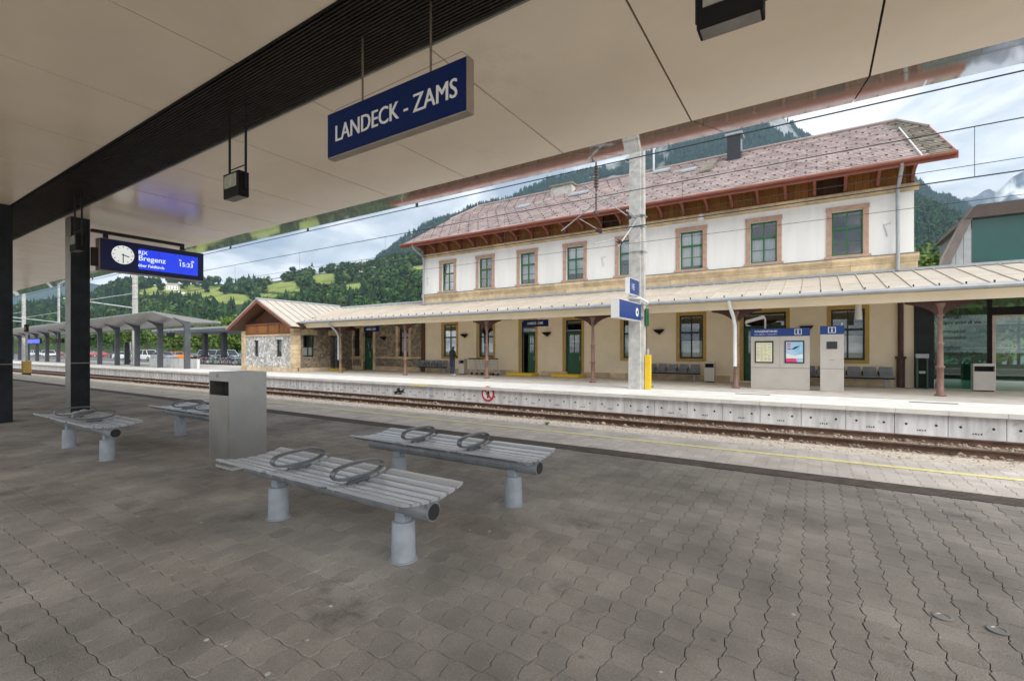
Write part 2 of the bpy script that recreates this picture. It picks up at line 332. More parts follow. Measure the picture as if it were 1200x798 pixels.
# ================================================================ GROUND AND TRACK
ZR = -0.50            # rail head
ZP = 0.05             # station platform
struct(B().quad((-5450, -650, -0.85), (2550, -650, -0.85), (2550, 5250, -0.85), (-5450, 5250, -0.85)).obj('ground', M['ground']))
struct(B().box(-160, 60, -30, -4.3, -0.84, -0.6).obj('gravel_strip', M['gravel']))
struct(B().box(-160, 60, 9.02, 13.1, -0.84, -0.585).obj('gravel_strip', M['gravel']))
tb = B(); tb.prism([(13.105, -0.84), (13.105, -0.68), (13.3, -0.66), (16.42, -0.66), (16.42, -0.84)], 'x', -160, 60)
struct(tb.obj('ballast_bed', M['ballast']))
def scatter_rocks(n, x0, x1, y0, y1, z, s0, s1, power=1.0):
    ico = bmesh.new(); bmesh.ops.create_icosphere(ico, subdivisions=1, radius=1)
    bv = np.array([v.co[:] for v in ico.verts]); bf = np.array([[v.index for v in f.verts] for f in ico.faces]); ico.free()
    bv = bv[:12] if len(bv) > 12 else bv
    V, F = [], []
    for i in range(n):
        s = s0 + (s1 - s0) * rng.random() ** 2
        q = bv * (1 + rng.uniform(-.35, .35, (len(bv), 1))) * s * rng.uniform(.6, 1.2, 3)
        x = x1 - (x1 - x0) * rng.random() ** power
        V.append(q + np.array([x, rng.uniform(y0, y1), z + s * 0.2])); F.append(bf + i * len(bv))
    me = bpy.data.meshes.new('rocks'); me.from_pydata(np.concatenate(V).tolist(), [], np.concatenate(F).tolist()); return me
me = scatter_rocks(8000, -46, 9, 13.0, 15.9, -0.655, 0.022, 0.06, 1.3); me.materials.append(M['rock_bit'])
o = link('ballast_stones', me); stuff(tag(o, 'loose brown ballast stones between the rails and sleepers', 'ballast'))
me = scatter_rocks(2600, -30, 9, 11.6, 13.1, -0.585, 0.012, 0.03, 1.2); me.materials.append(M['gravel'])
o = link('gravel_stones', me); stuff(tag(o, 'fine pale gravel beside the platform edge', 'gravel'))

trk = thing('railway_track', 'rusty railway track on concrete sleepers between the two platforms', 'railway track', (0, 14.6, -0.66))
rb = B()
rprof = [(-.07, .0), (.07, .0), (.07, .012), (.012, .03), (.012, .115), (.036, .122), (.036, .152), (.03, .16), (-.03, .16), (-.036, .152), (-.036, .122), (-.012, .115), (-.012, .03), (-.07, .012)]
for s in (-1, 1):
    r = B().prism([(s * .755 + p, q) for p, q in rprof], 'x', -150, 60).obj('rail', M['rail'], trk)
    B().box(-150, 60, s * .755 - .027, s * .755 + .027, .1605, .1625).obj('rail_head', M['rail_top'], r)
slb = B().prism([(-1.3, -.12), (-1.3, .0), (-.95, .02), (-.5, .02), (-.35, -.02), (.35, -.02), (.5, .02), (.95, .02), (1.3, .0), (1.3, -.12)], 'x', -.13, .13)
slm = slb.mesh('sleeper', M['sleeper'])
cl = B()
for i in range(150):
    X = 8.7 - i * .62 + random.uniform(-.012, .012)
    s = link('sleeper', slm, trk, (X, 0, -.022)); s.rotation_euler = (0, 0, random.uniform(-.01, .01))
    for yy in (-.755, .755):
        for e_ in (-.11, .11): cl.box(X - .05, X + .05, yy + e_ - .035, yy + e_ + .035, -.002, .045)
stuff(cl.obj('rail_clips', M['rail'], trk))

# ================================================================ NEAR PLATFORM
plat = struct(B().box(-160, 60, -4.3, 8.99, -0.84, -0.013).obj('platform', M['joint']))
LX, LY = 0.165, 0.20
def paver_outline(g):
    a, w = 0.014, 0.006; hx, hy = LX / 2, LY / 2
    xs = [0, .25, .75]; ys = [0, .3, .42, .8, .92]
    sx = [0, a, -.15 * a, -a, .1 * a]; wy = [0, w, -w]
    bot = [(-hx + t * LX, -hy + o_) for t, o_ in zip(xs, wy)]
    rig = [(hx + o_, -hy + t * LY) for t, o_ in zip(ys, sx)]
    top = [(hx - t * LX, hy + o_) for t, o_ in zip(xs, (0, -w, w))]
    lef = [(-hx + o_, hy - (0 if i == 0 else t) * LY) for i, (t, o_) in enumerate(zip([0, .08, .2, .58, .7], [0, .1 * a, -a, -.15 * a, a]))]
    pts = bot + rig + top + lef
    return [(p * (1 - g / LX), q * (1 - g / LY)) for p, q in pts]
po = paver_outline(0.0046); pi_ = paver_outline(0.0094); K = len(po)
pb = B(); pb.rings([[(p, q, -.03) for p, q in po], [(p, q, -.003) for p, q in po], [(p, q, 0) for p, q in pi_]], caps=False)
pb.f.append(tuple(2 * K + j for j in range(K))); pb.m.append(0)
pav_me = pb.mesh('paver', M['paver'])
cells = []
for j in range(-14, 35):
    yc = j * LY + 0.0
    if yc + .1 > 6.9: break
    for i in range(-150, 60):
        X, Yc = i * LX, yc
        if Yc > .6 and -23.5 < X < 8.5: cells.append((X, Yc))
light = []
for j in range(0, 9):
    for i in range(-160, 62):
        X = i * LX; light.append((X, 7.3 + (j + .5) * LY * .94))
def vis(c):
    dep = -SA * c[0] + CA * c[1]
    if dep < .5: return 1e9
    x, y = to_px((c[0], c[1], 0))
    return dep if (-10 < x < 1210 and y < 803) else 1e9
order = sorted(cells, key=vis)
def paver_stuff(lst, m, name, zadd=0):
    tpl = np.array([(p, q, z) for ring, z in ((po, -.02), (po, -.0025), (pi_, 0)) for p, q in ring])
    V, F = [], []
    for n_, (X, Yc) in enumerate(lst):
        q = tpl.copy(); q[:, 2] += rng.uniform(-.002, .001) + q[:, 0] * rng.uniform(-.012, .012) + q[:, 1] * rng.uniform(-.012, .012) + zadd
        V.append(q + np.array([X, Yc, 0])); b_ = n_ * 3 * K
        for r_ in (0, 1):
            for j in range(K):
                j2 = (j + 1) % K; F.append((b_ + r_ * K + j, b_ + r_ * K + j2, b_ + (r_ + 1) * K + j2, b_ + (r_ + 1) * K + j))
        F.append(tuple(b_ + 2 * K + j for j in range(K)))
    me = bpy.data.meshes.new(name); me.from_pydata(np.concatenate(V).tolist(), [], F); me.materials.append(m)
    o = link(name, me, plat); o['kind'] = 'stuff'; return o
for c in order[:300]:
    o = link('paver', pav_me, plat, (c[0], c[1], random.uniform(-.002, .001)))
    o.rotation_euler = (random.uniform(-.012, .012), random.uniform(-.012, .012), random.uniform(-.006, .006))
paver_stuff(order[300:], M['paver'], 'pavers')
paver_stuff([c for c in light if c[0] < 9 and c[0] > -24 and c[1] < 8.97], M['paver_lit'], 'edge_pavers')
B().box(-160, -23.6, .5, 6.9, -.0128, -.002).obj('paving', M['paver'], plat)
B().box(-160, 60, -4.3, .5, -.0128, -.003).obj('paving', M['paver'], plat)
B().box(8.55, 60, .5, 6.9, -.0128, -.002).obj('paving', M['paver'], plat)
B().box(-160, -24, 7.3, 8.97, -.0128, -.002).obj('edge_paving', M['paver_lit'], plat)
B().box(9.05, 60, 7.3, 8.97, -.0128, -.002).obj('edge_paving', M['paver_lit'], plat)
tc_ = B()
tc_.box(-160, 60, 6.93, 7.27, -.006, .002)
for k in range(5): tc_.box(-40, 9, 6.97 + k * .065, 6.995 + k * .065, .002, .006)
tc_.obj('tactile_strip', M['tactile'], plat)
B().box(-160, 60, 8.25, 8.37, .0035, .0065).obj('yellow_line', M['yellow_line'], plat)
# gutter / drain covers on the right
for p in ((1170, 739), (1105, 723)):
    P = at_z(p[0], p[1], 0)
    d = B(); d.lathe([(.0, .002), (.05, .002), (.05, .008), (.035, .009), (.03, .004), (0, .004)], (0, 0, 0), 14)
    d.obj('service_cap', M['steel_edge'], plat, (P.x, P.y, 0))
# weeds in the gravel
def weed(p, label, sz):
    b = B()
    for k in range(26):
        a = random.uniform(0, 6.28); l = sz * random.uniform(.5, 1); w = sz * .12
        tip = (math.cos(a) * l * .8, math.sin(a) * l * .8, l * random.uniform(.4, 1)); s = (-math.sin(a) * w, math.cos(a) * w)
        b.quad((s[0], s[1], .0), (-s[0], -s[1], 0), (tip[0] * .6 - s[0], tip[1] * .6 - s[1], tip[2] * .7), tip)
    tag(b.obj('weed', M['weed'], None, p), label, 'weed')
M['weed'] = mat('weed', (0.12, 0.25, 0.03), 0.7)
P = at_z(641, 498.0, -.585); weed((P.x, P.y, -.585), 'small green weed tuft in the gravel beside the track', .17)
P = at_z(764, 454, .05); weed((P.x, P.y, .05), 'tiny weed at the foot of the yellow cable guard', .15)

# ================================================================ NEAR CANOPY
YA, YB, YF, YE = 2.81, 3.77, 7.0, 9.955; ZC, ZE = 4.85, 5.846; YR = -0.4
can = thing('platform_canopy', 'wide platform canopy with glossy beige ceiling panels and dark centre grille', 'canopy', (-15, 3.3, 0))
def world_child(o):                       # keep world coordinates under the canopy's root
    o.location = Vector(o.location) - Vector(can.location); return o
PW = 2.02; g = 0.011
def slab(y0, z0, y1, z1, t=.03):
    b = B(); n = Vector((0, -(z1 - z0), y1 - y0)).normalized() * t
    b.rings([[(-PW / 2 + g, y0, z0), (-PW / 2 + g, y1, z1), (-PW / 2 + g, y1 + n.y, z1 + n.z), (-PW / 2 + g, y0 + n.y, z0 + n.z)],
             [(PW / 2 - g, y0, z0), (PW / 2 - g, y1, z1), (PW / 2 - g, y1 + n.y, z1 + n.z), (PW / 2 - g, y0 + n.y, z0 + n.z)]])
    return b
mA = slab(YR, ZC, YA, ZC).mesh('ceiling_panel', M['ceiling']); mB = slab(YB, ZC, YF, ZC).mesh('ceiling_panel', M['ceiling'])
mC = slab(YF + .004, ZC + .002, YE, ZE).mesh('edge_panel', M['bevel_panel']); mD = slab(YR - 3.0, ZE, YR - .004, ZC + .002).mesh('edge_panel', M['bevel_panel'])
XR = 0.545 + PW * 2
for k in range(42):
    xc = XR - PW * (k + .5)
    for nm, me in (('ceiling_panel', mA), ('ceiling_panel', mB), ('edge_panel', mC), ('edge_panel', mD)):
        world_child(link(nm, me, can, (xc, 0, random.uniform(-.0015, .0015))))
XL = XR - PW * 42
dk = B()
dk.box(XL, XR, YR, YA, ZC + .034, ZC + .3); dk.box(XL, XR, YB, YF, ZC + .034, ZC + .3)
dk.prism([(YF + .03, ZC + .05), (YE - .02, ZE + .04), (YE - .02, ZE + .08), (YF + .03, ZC + .3)], 'x', XL, XR)
dk.prism([(YR - .03, ZC + .05), (YR - 2.98, ZE + .04), (YR - 2.98, ZE + .08), (YR - .03, ZC + .3)], 'x', XL, XR)
dk.box(XL, XR, YA - .05, YB + .05, ZC + .25, ZC + .3)
world_child(dk.obj('deck', M['black'], can))
for y0, y1 in ((YA + .003, YA + .028), (YB - .028, YB - .003)):
    world_child(B().box(XL, XR, y0, y1, ZC - .012, ZC + .2).obj('edge_trim', M['steel_edge'] if y0 > 3 else M['black'], can))
ns = 22
for k in range(ns):
    y = YA + .05 + (YB - YA - .1) * (k + .5) / ns
    world_child(B().box(XL, XR, y - .009, y + .009, ZC + .0, ZC + .07).obj('grille_slat', M['slat'], can))
for k in range(42):
    x = XR - PW * k
    world_child(B().box(x - .02, x + .02, YA + .03, YB - .03, ZC + .075, ZC + .12).obj('grille_bar', M['slat'], can))
# paired columns
cX = -15.14
for dx in (0, -20.2):
    for (y0, y1) in ((2.30, 2.86), (3.84, 4.20)):
        c = B().box(cX - .4 + dx, cX + dx, y0, y1, 0, ZC if y0 > 3 else ZC).obj('column', M['dark_steel'], can, bevel=.008); world_child(c)
        b = B().box(cX - .403 + dx, cX + .003 + dx, y0 - .003, y1 + .003, 1.29, 1.31).obj('weld_band', M['steel_edge'], c)
        if y0 > 3: B().box(cX - .39 + dx, cX - .01 + dx, y0 - .006, y0 - .002, 0, ZC - .02).obj('lit_face', M['steel_edge'], c)  # pale sheet on the near side: light from behind painted on the dark column

# hanging name sign
sg = thing('station_sign', 'large blue hanging sign with white lettering LANDECK - ZAMS', 'sign', (-3.52, 3.3, 3.69))
sg_b = B().box(-.97, .97, -.045, .05, 0, .485).obj('sign_box', M['sign_frame'], sg, bevel=.006)
B().box(-.955, .955, -.052, -.046, .012, .475).obj('blue_face', M['sign_blue'], sg_b)
for dx_, dy_ in ((0, 0), (.0075, .0006)): text('lettering', 'LANDECK - ZAMS', .245, M['sign_text'], sg, (-.835 + dx_, -.0545 + dy_, .155), sx=.868)
for x in (-.45, .50):
    B().tube([(x, .0, .48), (x, .0, 1.21)], .011, 8).obj('hanger_rod', M['fixture_rod'], sg)
B().tube([(-.93, .03, .485), (-.93, .03, .56), (.85, .03, .60), (.97, .03, .485)], .0025, 5).obj('cable', M['fixture_rod'], sg)

def fixture(x, label, dz=0, s=1.0):
    t = thing('hanging_floodlight', label, 'light fixture', (x, 3.33, 3.64 + dz), group='black floodlights hung from the canopy grille')
    w = .195
    h = B().box(-w, w, -.07, .07, 0, .33).obj('housing', M['black'], t, bevel=.008)
    B().box(-w + .04, w - .05, -.075, -.071, .13, .30).obj('lens', M['lens'], h)
    B().box(-w + .02, w - .02, -.06, .06, -.004, -.001).obj('underside', M['steel_edge'], h)
    for xx in (-w - .01, w + .01):
        B().tube([(xx, .02, .1), (xx, .02, 1.24 - dz)], .016, 8).obj('hanger_rod', M['dark_steel'], t)
    B().tube([(-w, .02, .42), (w, .02, .42)], .008, 6).obj('cross_bar', M['dark_steel'], t)
    B().tube([(w * .7, .05, .32), (w * .7, .05, .5)], .005, 5).obj('cable_stub', M['fixture_rod'], t)
M['lens'] = mat('lens', (0.36, 0.37, 0.31), 0.2, var=0.2, scale=12, spec=.8)
fixture(-6.54, 'black floodlight on two rods, left of the blue name sign')
fixture(-12.75, 'black floodlight in front of the dark column beside the departure display')
fixture(-.46, 'black floodlight at the top edge, right of the blue name sign', .06)

# departure display
dp = thing('departure_display', 'blue departure display with clock reading Bregenz, hung from the dark column', 'display', (-15.0, 4.3, 3.6))
c_ = B().box(-.14, .14, 0, 2.36, 0, .8).obj('casing', M['sign_frame'], dp, bevel=.008)
B().box(.1405, .146, .012, 2.348, .012, .788).obj('bezel', M['bezel'], c_)
M['screen'] = emit('screen', (0.01, 0.035, 0.62), 0.42)
M['screen_text'] = emit('screen_text', (0.6, 0.7, 0.95), 0.42)
M['clock_face'] = emit('clock_face', (0.75, 0.76, 0.74), 0.3)
for i in range(3):
    a0, a1 = .80 + i * .47, .80 + (i + 1) * .47 - .006
    B().box(.1465, .149, a0, a1, .13, .66).obj('screen', M['screen'], c_)
ck = B().disc((.150, .47, .44), .235, 'x', 28, d=.006).obj('clock_face', M['clock_face'], c_)
for k in range(12):
    a = k * math.pi / 6; r0, r1 = (.18, .215)
    B().tube([(.1545, .47 + math.sin(a) * r0, .44 + math.cos(a) * r0), (.1545, .47 + math.sin(a) * r1, .44 + math.cos(a) * r1)], .008, 4).obj('hour_mark', M['black'], c_)
for a, l, r in ((R(107), .13, .013), (R(180), .18, .010)):
    B().tube([(.157, .47 - math.sin(a) * .03, .44 - math.cos(a) * .03), (.157, .47 + math.sin(a) * l, .44 + math.cos(a) * l)], r, 5).obj('clock_hand', M['black'], c_)
for body, y, z, s in (('RJX', .79, .525, .13), ('Bregenz', .79, .36, .19), ('über Feldkirch', .79, .20, .1), ('in', 1.73, .49, .08), ('ab', 2.03, .49, .08), ('15:33', 1.72, .345, .165)):
    text('screen_text', body, s, M['screen_text'], c_, (.1495, y, z), '+x', fat=.002, ext=.001)
B().box(-.06, .06, -.12, 1.9, .93, 1.0).obj('support_beam', M['iron'] if 0 else M['slat'], dp)
B().box(-.06, .06, 1.83, 1.9, .8, .93).obj('support_post', M['slat'], dp)
B().box(-.06, .06, .12, .2, .8, .93).obj('support_post', M['slat'], dp)
B().box(-.05, .05, -.12, -.0, .1, .55).obj('side_bracket', M['slat'], dp)

# ================================================================ BENCHES AND BIN
def make_bench(label):
    t = thing('bench', label, 'bench', (0, 0, 0), group='perforated grey platform benches')
    # axis: tube from x=-1.27 to 1.27, local
    tb_ = B().tube([(-1.24, 0, .42), (1.23, 0, .42)], .070, 24)
    tu = tb_.obj('beam_tube', M['bench_tube'], t, smooth=True)
    B().disc((1.2325, 0, .42), .06, 'x', 20, d=.004).obj('tube_opening', M['hole'], tu)
    B().disc((-1.2425, 0, .42), .06, 'x', 20, d=.004).obj('tube_opening', M['hole'], tu)
    for x in (-.06, .42, -.55): B().tube([(x - .012, 0, .42), (x + .012, 0, .42)], .0735, 24).obj('tube_ring', M['bench_tube'], tu, smooth=True)
    for x in (-.75, .92):
        l = B().lathe([(.108, 0), (.108, .008), (.093, .009), (.087, .295), (.083, .30), (0.02, .30)], (x, 0, 0), 24).obj('leg', M['bench_leg'], t, smooth=True)
        B().box(x - .05, x + .05, -.045, .045, .29, .375).obj('leg_neck', M['bench_leg'], l, bevel=.006)
    secs = ((-1.25, -.46), (-.39, .365), (.44, 1.24))
    D = .34; nsl = 7
    prof = lambda v: .520 + .05 * abs(v) ** 2.2
    for k, (x0, x1) in enumerate(secs):
        se = B().box(x0 + .09, x1 - .09, -.035, .035, .455, .475).obj('seat_section', M['bench_tube'], t)
        for xx in (x0 + .06, x1 - .06):
            sc = B()
            pts = []
            for i in range(13):
                v = -1 + 2 * i / 12; pts.append((v * (D - .02), prof(v) - .012))
            low = [(p, max(q - .045, .44) if abs(p) < .2 else q - .03) for p, q in reversed(pts)]
            sc.prism(pts + low, 'x', xx - .012, xx + .012)
            sc.box(xx - .04, xx + .04, -.06, .06, .45, .5)
            sc.obj('rib', M['bench_tube'], se)
        for i in range(nsl):
            sec = []
            for k_ in range(6):                       # crowned slat
                w_ = k_ / 5; v = -1 + 2 * (i + .12 + .76 * w_) / nsl; sec.append((v * D, prof(v) + .004 * (1 - (2 * w_ - 1) ** 2)))
            sec += [(sec[-1][0], sec[-1][1] - .02), (sec[0][0], sec[0][1] - .02)]
            B().prism(sec, 'x', x0, x1).obj('slat', M['bench_metal'], se)
    for x in (-.425, .405):
        pts = []
        n = 26
        for i in range(n):
            a = 2 * math.pi * i / n
            yy = math.copysign(abs(math.cos(a)) ** .75, math.cos(a)) * .255; zz = .622 + math.copysign(abs(math.sin(a)) ** .85, math.sin(a)) * .06
            pts.append((x, yy, zz))
        ab = B(); n2 = len(pts)
        ri = []
        for i in range(n2):
            p = Vector(pts[i]); tn = (Vector(pts[(i + 1) % n2]) - Vector(pts[i - 1])).normalized(); nm = tn.cross(Vector((1, 0, 0)))
            ri.append([p + Vector((sx_ * .028, 0, 0)) + nm * sz_ * .011 for sx_, sz_ in ((-1, -.6), (-.7, -1), (.7, -1), (1, -.6), (1, .6), (.7, 1), (-.7, 1), (-1, .6))])
        ab.rings(ri, closed=True)
        ar = ab.obj('armrest', M['arm'], t, smooth=True)
        B().box(x - .018, x + .018, -.10, .10, .50, .545).obj('arm_foot', M['arm'], ar)
    return t
bn = make_bench('grey slatted metal bench in the foreground, nearest to the camera')
bn.location = (-3.58, 2.60, 0)
dup(bn, None, 'grey slatted metal bench behind the foreground bench, nearer the yellow line', loc=(-3.56, 4.14, 0))
dup(bn, None, 'grey slatted metal bench farthest left, in front of the dark column', loc=(-9.66, 2.62, 0))
dup(bn, None, 'grey slatted metal bench partly hidden behind the stainless bin', loc=(-9.40, 4.14, 0))

bi = thing('litter_bin', 'tall brushed stainless steel litter bin between the grey benches', 'litter bin', (-6.76, 3.47, 0))
B().box(-.22, .22, -.19, .19, 0, .06).obj('plinth', M['mast'], bi)
bd = B(); x0, x1, y0, y1, z0, z1 = -.27, .27, -.25, .25, .07, 1.31
W = .03
bd.box(x0, x1, y1 - .02, y1, z0, z1); bd.box(x1 - .02, x1, y0, y1 - .02, z0, z1); bd.box(x0, x0 + .02, y0, y1 - .02, z0, z1)
bd.box(x0 + .02, x1 - .02, y0, y0 + .02, z0, 1.0); bd.box(x0 + .02, x1 - .02, y0, y0 + .02, 1.19, z1)
bd.box(x0 + .02, x1 - .02, y0 + .02, y1 - .02, z1 - .02, z1 - .001); bd.box(x0 + .02, x1 - .02, y0 + .02, y1 - .02, z0, z0 + .02)
body = bd.obj('body', M['stainless'], bi)
B().box(x0 + .025, x1 - .025, y0 + .16, y0 + .165, .9, 1.28).obj('inner_flap', M['hole'], body)
B().box(x0 + .03, x1 - .03, y0 - .004, y0 - .001, .12, .985).obj('door', M['stainless'], bi, bevel=.002)
B().box(x0 + .2, x0 + .24, y0 - .003, y0 - .0005, 1.24, 1.28).obj('lock', M['steel_edge'], bi)
# trodden chewing-gum spots and crumbs on the pavers
gm = B()
for i in range(80):
    x, y = random.uniform(-9, 3.5), random.uniform(1.2, 6.8); r = random.uniform(.006, .016)
    gm.lathe([(r, .0005), (r * .8, .0025), (0, .003)], (x, y, 0), 7)
stuff(gm.obj('gum_spots', M['mast'], plat))
# ================================================================ STATION PLATFORM
YC = 16.3
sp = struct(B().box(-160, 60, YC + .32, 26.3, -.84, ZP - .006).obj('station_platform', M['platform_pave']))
pmb = B().box(-.535, .535, YC + .12, YC + .3, -.80, -.075)
pmb.m = [0] * len(pmb.f)
for xx in (-.3, .31): pmb.disc((xx, YC + .1185, -.36), .032, 'y', 8, 1, .003)
for k, xx in enumerate((-.08, -.03, .02, .075)): pmb.box(xx, xx + .03, YC + .117, YC + .1195, -.53, -.5 + .012 * (k % 2), 1)
pmm = pmb.mesh('wall_panel', [M['concrete'], M['hole']])
cpm = B().box(-.538, .538, YC, YC + .95, -.07, ZP).mesh('coping_slab', M['coping'])
for k in range(64):
    x = 3.99 + 1.0835 * 4.5 - 1.0835 * k
    link('wall_panel', pmm, sp, (x, random.uniform(-.004, .004), 0)); link('coping_slab', cpm, sp, (x, 0, 0))
XW = 3.99 + 1.0835 * 5 - 1.0835 * 64
B().box(-160, XW, YC + .12, YC + .3, -.8, -.075).obj('platform_wall', M['concrete'], sp)
B().box(-160, XW, YC, YC + .95, -.07, ZP).obj('coping', M['coping'], sp)
B().box(9.4, 60, YC + .12, YC + .3, -.8, -.075).obj('platform_wall', M['concrete'], sp)
B().box(9.5, 60, YC, YC + .95, -.07, ZP).obj('coping', M['coping'], sp)
B().box(-160, 60, YC + .955, 19.5, -.004, ZP - .003).obj('pale_paving', M['coping'], sp)  # light concrete; the darker paving behind has canopy shade in its colour
B().box(-160, 60, 19.45, 19.53, -.004, ZP - .001).obj('drain_channel', M['tactile'], sp)
B().box(-20, 12, YC + .14, YC + .2, ZP - .002, ZP + .002).obj('safety_line', M['yellow_line'], sp)
for a, b in ((867, 896), (1073, 1114)):
    P = at_z((a + b) / 2, 462 if a < 900 else 472, ZP); B().box(-.55, .55, -.1, .1, 0, .005).obj('grating', M['tactile'], sp, (P.x, P.y, ZP))
P = xat(440, YC); B().box(P + 2.4, P + 3.5, YC - .004, YC - .001, -.06, .03).obj('yellow_mark', M['yellow_line'], sp)
# graffiti tag on one panel
gb = B(); P = xat(465.5, YC)
for k in range(14): gb.tube([(P + random.uniform(-.4, .4), YC + .112, -.35 + random.uniform(-.2, .14)) for _ in range(3)], .013, 4)
gb.obj('graffiti', M['hole'], sp)
# no trespassing sign
P = at_y(571.8, 461.4, YC + .1)
ns_ = thing('prohibition_sign', 'round red and white no-crossing sign on the platform wall', 'sign', (P.x, YC + .095, P.z))
B().disc((0, 0, 0), .33, 'y', 28, d=.012).obj('red_ring', M['red_paint'], ns_)
B().disc((0, -.009, 0), .25, 'y', 28, d=.004).obj('white_disc', M['white_paint'], ns_)
fg = B(); fg.disc((.03, -.014, .08), .045, 'y', 10, d=.004); fg.box(-.03, .09, -.016, -.012, -.1, .05); fg.box(-.09, -.03, -.016, -.012, -.03, .03); fg.box(-.03, .02, -.016, -.012, -.19, -.1); fg.box(.04, .09, -.016, -.012, -.17, -.1)
fg.obj('figure', M['black'], ns_)
B().prism([(-.2, .16), (-.16, .2), (.2, -.16), (.16, -.2)], 'y', -.021, -.017).obj('red_bar', M['red_paint'], ns_)

# ================================================================ STATION BUILDING
YW = 25.8; XA, XB = -24.27, 3.5
bld = thing('station_building', 'white two-storey station building with pink tiled roof and green windows', 'building', (-10.4, YW, 0))
def W(o):
    o.location = Vector(o.location) - Vector(bld.location); return o
def wall(x0, x1, z0, z1, y, th, holes):
    xs = sorted({x0, x1, *[h[0] for h in holes], *[h[1] for h in holes]}); zs = sorted({z0, z1, *[h[2] for h in holes], *[h[3] for h in holes]})
    xs = [x for x in xs if x0 <= x <= x1]; zs = [z for z in zs if z0 <= z <= z1]
    ins = lambda a, c: any(h[0] < a < h[1] and h[2] < c < h[3] for h in holes)
    b = B(); solid = {}
    for i in range(len(xs) - 1):
        for k in range(len(zs) - 1): solid[i, k] = not ins((xs[i] + xs[i + 1]) / 2, (zs[k] + zs[k + 1]) / 2)
    for (i, k), s in solid.items():
        if not s: continue
        a, c, d, e = xs[i], xs[i + 1], zs[k], zs[k + 1]
        b.quad((a, y, d), (c, y, d), (c, y, e), (a, y, e)); b.quad((a, y + th, d), (a, y + th, e), (c, y + th, e), (c, y + th, d))
        if not solid.get((i - 1, k)): b.quad((a, y, d), (a, y, e), (a, y + th, e), (a, y + th, d))
        if not solid.get((i + 1, k)): b.quad((c, y, d), (c, y + th, d), (c, y + th, e), (c, y, e))
        if not solid.get((i, k - 1)): b.quad((a, y, d), (a, y + th, d), (c, y + th, d), (c, y, d))
        if not solid.get((i, k + 1)): b.quad((a, y, e), (c, y, e), (c, y + th, e), (a, y + th, e))
    return b
UPX = [-22.0, -18.71, -15.41, -12.1, -8.8, -5.44, -2.1, 1.21]
upper = [(x - .57, x + .57, 5.86, 7.85) for x in UPX]
grw = [(-21.82, 'w', .62), (-18.67, 'w', .62), (-15.36, 'do', .55), (-12.2, 'd', .55), (-8.53, 'w', .60), (-5.45, 'w', .60), (-2.07, 'dw', .92), (1.23, 'w', .62)]
lower = []
for x, k, h in grw: lower.append((x - h, x + h, 1.18 if k == 'w' else ZP + .06, 3.46))
B_lo = wall(XA, XB, ZP - .01, 5.0, YW, .42, lower)
W(B_lo.obj('ground_floor_wall', M['cream'], bld))
W(wall(XA, XB, 5.0, 8.6, YW + .003, .42, upper).obj('upper_wall', M['plaster'], bld))
sw = B(); sw.box(XA, XA + .4, YW + .43, 40.2, ZP, 9.9); sw.box(XB - .4, XB, YW + .43, 40.2, ZP, 9.9); sw.box(XA, XB, 40.2, 40.6, ZP, 9.9)
sw.box(XA + .4, XB - .4, YW + .45, 40.2, 5.0, 5.2); 
W(sw.obj('outer_walls', M['plaster'], bld))
W(B().box(XA + .42, XB - .42, YW + 3.2, YW + 3.3, ZP, 9.0).obj('inner_wall', M['interior'], bld))
# gable infill
for xx in (XA, XB - .3):
    W(B().prism([(YW + .1, 9.8), (40.5, 9.8), (36, 12.2), (30, 12.2)], 'x', xx, xx + .3).obj('gable_wall', M['wood_dark'], bld))

def casement(name, x0, x1, z0, z1, y, parent, fm, tr=.62, rows=2, th=.05, curtain=None, fw=.065):
    # one window: frame with mullion, transom and glazing bars; every pane a child
    b = B(); xm = (x0 + x1) / 2; zt = z0 + (z1 - z0) * tr
    b.box(x0, x0 + fw, y, y + th, z0, z1); b.box(x1 - fw, x1, y, y + th, z0, z1); b.box(x0 + fw, x1 - fw, y, y + th, z0, z0 + fw); b.box(x0 + fw, x1 - fw, y, y + th, z1 - fw, z1)
    b.box(x0 + fw, x1 - fw, y - .02, y + th, zt - .05, zt + .05); b.box(xm - .035, xm + .035, y - .005, y + th, z0 + fw, zt - .05); b.box(xm - .025, xm + .025, y - .003, y + th, zt + .05, z1 - fw)
    zm = z0 + fw + (zt - .05 - z0 - fw) * .5
    if rows == 2:
        b.box(x0 + fw, xm - .035, y + .005, y + th - .005, zm - .014, zm + .014); b.box(xm + .035, x1 - fw, y + .005, y + th - .005, zm - .014, zm + .014)
    o = W(b.obj(name, fm, parent))
    yy = y + th * .5
    spans = [(z0 + fw, zm - .014), (zm + .014, zt - .05)] if rows == 2 else [(z0 + fw, zt - .05)]
    for (a, c) in spans:
        for (p, q) in ((x0 + fw, xm - .035), (xm + .035, x1 - fw)):
            B().box(p, q, yy - .003, yy + .003, a, c).obj('pane', M['pane'], o)
    for (p, q) in ((x0 + fw, xm - .025), (xm + .025, x1 - fw)):
        B().box(p, q, yy - .003, yy + .003, zt + .05, z1 - fw).obj('pane', M['pane'], o)
    if curtain:
        c0, c1 = curtain; n = 40; f_ = B(); pts = []
        for i in range(n + 1):
            xx = x0 + (x1 - x0) * i / n; pts.append((xx, y + .16 + .018 * math.sin(i * 1.9)))
        for i in range(n):
            f_.quad((pts[i][0], pts[i][1], z0 + (z1 - z0) * c0), (pts[i + 1][0], pts[i + 1][1], z0 + (z1 - z0) * c0), (pts[i + 1][0], pts[i + 1][1], z0 + (z1 - z0) * c1), (pts[i][0], pts[i][1], z0 + (z1 - z0) * c1))
        f_.obj('curtain', M['curtain'], o)
    return o
cur = [(.0, .3), None, (.16, .95), (.2, .96), (.45, .95), (.1, .97), (0, .60), None]
